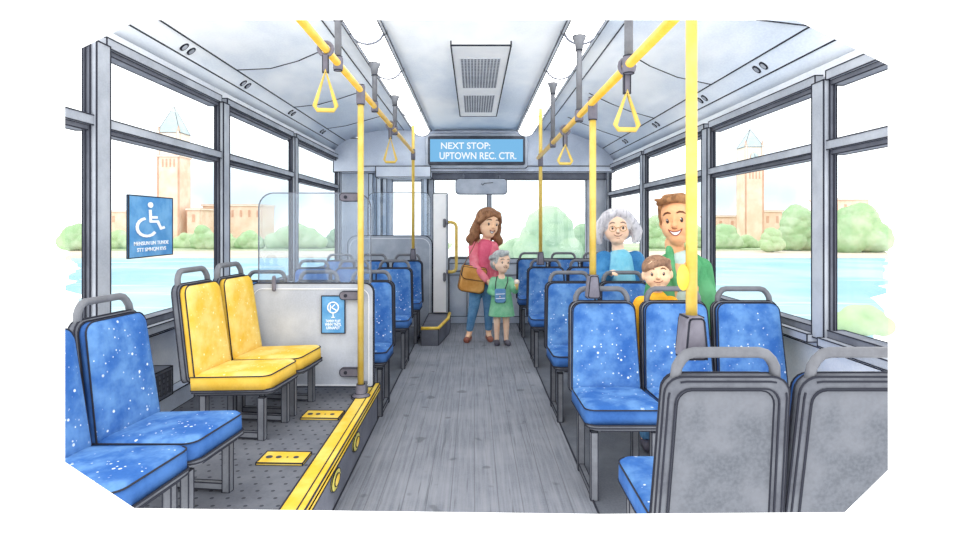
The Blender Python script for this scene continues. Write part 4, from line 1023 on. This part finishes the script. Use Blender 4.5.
def tree(px, D, wpx, ytp, ybp, label, mat='leaf', blobs=7, name='tree', trunk=True, grp='trees along the far bank'):
    wpx *= 1.2; ybp += 3; D *= 1.2 if D > 30 else 1; sc = 580/D; x = (px-474)/sc; w = wpx/sc; zt = EYE-(ytp-224)/sc; zb = max(EYE-(ybp-224)/sc, GZ+.2); hh = zt-zb
    rd = random.Random(int(px*7+D)); t = thing(name, label, 'tree' if name == 'tree' else 'bush', (x, D, GZ+.1), 0, grp)
    bm = B(); b0 = zb-GZ-.1
    for i in range(blobs):
        u = (i+.5)/blobs; r = min(w*.24, hh*.36)*rd.uniform(.8, 1.1)
        cx = (u-.5)*(w-2*r); prof = 1-abs(2*u-1)**1.6*.55
        for lev in (0, 1, 2):
            zz = b0+r*.8+(hh*prof-r*1.8)*lev/2; ell(bm, (cx+rd.uniform(-.15, .15)*w*.2, rd.uniform(-.3, .3)*r, max(zz, b0+r*.7)), (r*1.05, r*.9, r*rd.uniform(.8, 1)), sub=2)
    bmesh.ops.recalc_face_normals(bm, faces=bm.faces)
    o = remesh('crown', bm, mat, t, max(w/60, .06), 1)
    for v in o.data.vertices:
        c = v.co; k = math.sin(c.x*4.1/w*4)*math.sin(c.z*3.7/w*4+1)*math.sin(c.y*3.1/w*4+c.x)*w*.012; v.co = c+v.normal*k
    if trunk:
        bm = B(); cap(bm, (0, 0, 0), (0, 0, b0+hh*.5), w*.035+.06, w*.02+.03); obj('trunk', bm, 'bark', t)
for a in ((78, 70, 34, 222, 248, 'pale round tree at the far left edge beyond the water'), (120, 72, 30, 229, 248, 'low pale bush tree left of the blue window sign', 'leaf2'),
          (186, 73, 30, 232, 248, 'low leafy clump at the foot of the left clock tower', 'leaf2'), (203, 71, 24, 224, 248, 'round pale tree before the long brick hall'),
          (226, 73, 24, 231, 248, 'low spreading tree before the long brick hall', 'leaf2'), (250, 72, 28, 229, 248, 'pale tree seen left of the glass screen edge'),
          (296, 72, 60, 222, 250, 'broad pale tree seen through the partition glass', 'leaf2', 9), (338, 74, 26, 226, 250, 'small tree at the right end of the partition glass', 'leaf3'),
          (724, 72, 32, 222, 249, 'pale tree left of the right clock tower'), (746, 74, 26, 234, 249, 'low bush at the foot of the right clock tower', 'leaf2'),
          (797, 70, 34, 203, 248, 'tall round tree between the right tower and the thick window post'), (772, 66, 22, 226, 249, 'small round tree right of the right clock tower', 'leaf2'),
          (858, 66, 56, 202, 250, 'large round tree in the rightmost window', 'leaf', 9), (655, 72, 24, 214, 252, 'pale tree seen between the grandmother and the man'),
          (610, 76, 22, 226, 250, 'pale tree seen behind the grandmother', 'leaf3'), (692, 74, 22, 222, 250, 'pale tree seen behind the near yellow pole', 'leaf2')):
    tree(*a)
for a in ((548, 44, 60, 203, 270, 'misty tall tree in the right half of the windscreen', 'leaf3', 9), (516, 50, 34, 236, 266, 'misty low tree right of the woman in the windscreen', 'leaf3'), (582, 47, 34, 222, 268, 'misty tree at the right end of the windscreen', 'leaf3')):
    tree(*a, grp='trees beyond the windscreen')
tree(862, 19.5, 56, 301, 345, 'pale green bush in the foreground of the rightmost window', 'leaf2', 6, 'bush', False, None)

# ------------------------------------------------------------------ section cut of the open end
VL = bpy.context.view_layer; VL.update()
def plane3(x1, y1, x2, y2, inside):
    """section plane of the open end, through two lines of sight of the cut edge"""
    o = V((0, 0, EYE)); a = V(((x1-474)/580, 1, -(y1-224)/580)); b = V(((x2-474)/580, 1, -(y2-224)/580)); nrm = a.cross(b).normalized()
    i = V(((inside[0]-474)/580, 1, -(inside[1]-224)/580))
    return (o, nrm if nrm.dot(i) > 0 else -nrm)
C0 = (474, 300)
edges = [(65, 462, 140, 512), (140, 512, 330, 516), (330, 516, 600, 514), (600, 514, 840, 517), (840, 517, 888, 470), (888, 470, 888, 55), (890, 66, 800, 22),
         (800, 20, 130, 20), (130, 24, 66, 56), (65, 60, 65, 460)]
planes = [plane3(*e, C0) for e in edges]
far = ('clock_tower', 'campus_building', 'tree', 'bush', 'lake', 'lawn')
done = {}
for o in list(bpy.data.objects):
    if o.type != 'MESH': continue
    r = o
    while r.parent: r = r.parent
    if r.name.startswith(far) or r.location.y > 10: continue
    W = o.matrix_world; bb = [W @ V(c) for c in o.bound_box]
    hit = [(p, nn) for p, nn in planes if any((c-p).dot(nn) < 0 for c in bb)]
    if not hit or min(c.y for c in bb) > 6: continue
    me = o.data.copy(); bm = B(); bm.from_mesh(me); Wi = W.inverted(); cut = False
    for p, nn in hit:
        pl = Wi @ p; nl = (W.to_3x3().transposed() @ nn).normalized()
        if all((v.co-pl).dot(nl) >= 0 for v in bm.verts): continue
        cut = True
        res = bmesh.ops.bisect_plane(bm, geom=bm.verts[:]+bm.edges[:]+bm.faces[:], plane_co=pl, plane_no=-nl, clear_outer=True)
        ed = [e for e in res['geom_cut'] if isinstance(e, bmesh.types.BMEdge) and e.is_valid]
        if ed: bmesh.ops.holes_fill(bm, edges=ed, sides=0)
        if not bm.verts: break
    if not cut: bm.free(); bpy.data.meshes.remove(me); continue
    if len(bm.faces) == 0: bm.free(); bpy.data.objects.remove(o); continue
    bm.to_mesh(me); bm.free(); o.data = me
for o in list(bpy.data.objects):
    if o.type == 'EMPTY' and not kids(o): bpy.data.objects.remove(o)

# ------------------------------------------------------------------ light, sky, camera
wd = bpy.data.worlds.new('World'); SC.world = wd; wd.use_nodes = True; nt = wd.node_tree; nt.nodes.clear()
out = nt.nodes.new('ShaderNodeOutputWorld'); bg = nt.nodes.new('ShaderNodeBackground')
tc = nt.nodes.new('ShaderNodeTexCoord')
sp = nt.nodes.new('ShaderNodeSeparateXYZ'); nt.links.new(tc.outputs['Generated'], sp.inputs[0])
lowz = math_(nt, 'MULTIPLY', ramp(nt, sp.outputs[2], .20, .02), ramp(nt, sp.outputs[2], -.04, -.0))
fwd = ramp(nt, sp.outputs[1], .815, .88)
cl = ramp(nt, noise(nt, tc.outputs['Generated'], 3.2, 3, .6), .42, .62)
k = math_(nt, 'MULTIPLY', math_(nt, 'MULTIPLY', lowz, fwd), math_(nt, 'MULTIPLY', cl, .9))
nt.links.new(mixrgb(nt, k, rgb(255, 255, 254), rgb(162, 178, 187)), bg.inputs[0]); bg.inputs[1].default_value = 2.0
nt.links.new(bg.outputs[0], out.inputs[0])
sun = bpy.data.lights.new('soft_daylight', 'SUN'); sun.energy = .55; sun.angle = R(25); sun.color = (1, .98, .95)
so = bpy.data.objects.new('soft_daylight', sun); COL.objects.link(so); so.rotation_euler = (R(48), R(-8), R(-8)); so['kind'] = 'structure'

cam = bpy.data.cameras.new('camera'); co = bpy.data.objects.new('camera', cam); COL.objects.link(co); SC.camera = co
co.location = (0, 0, EYE); co.rotation_euler = (PI/2, 0, 0)
cam.sensor_width = 36; cam.lens = 580/960*36; cam.shift_x = 6/960; cam.shift_y = -46/960; cam.clip_start = .05; cam.clip_end = 500
SC.view_settings.view_transform = 'Standard'; SC.view_settings.look = 'None'; SC.view_settings.gamma = 1; SC.view_settings.use_curve_mapping = False
SC.view_settings.exposure = 0.1
SC.cycles.max_bounces = 8; SC.cycles.diffuse_bounces = 5; SC.cycles.transparent_max_bounces = 16
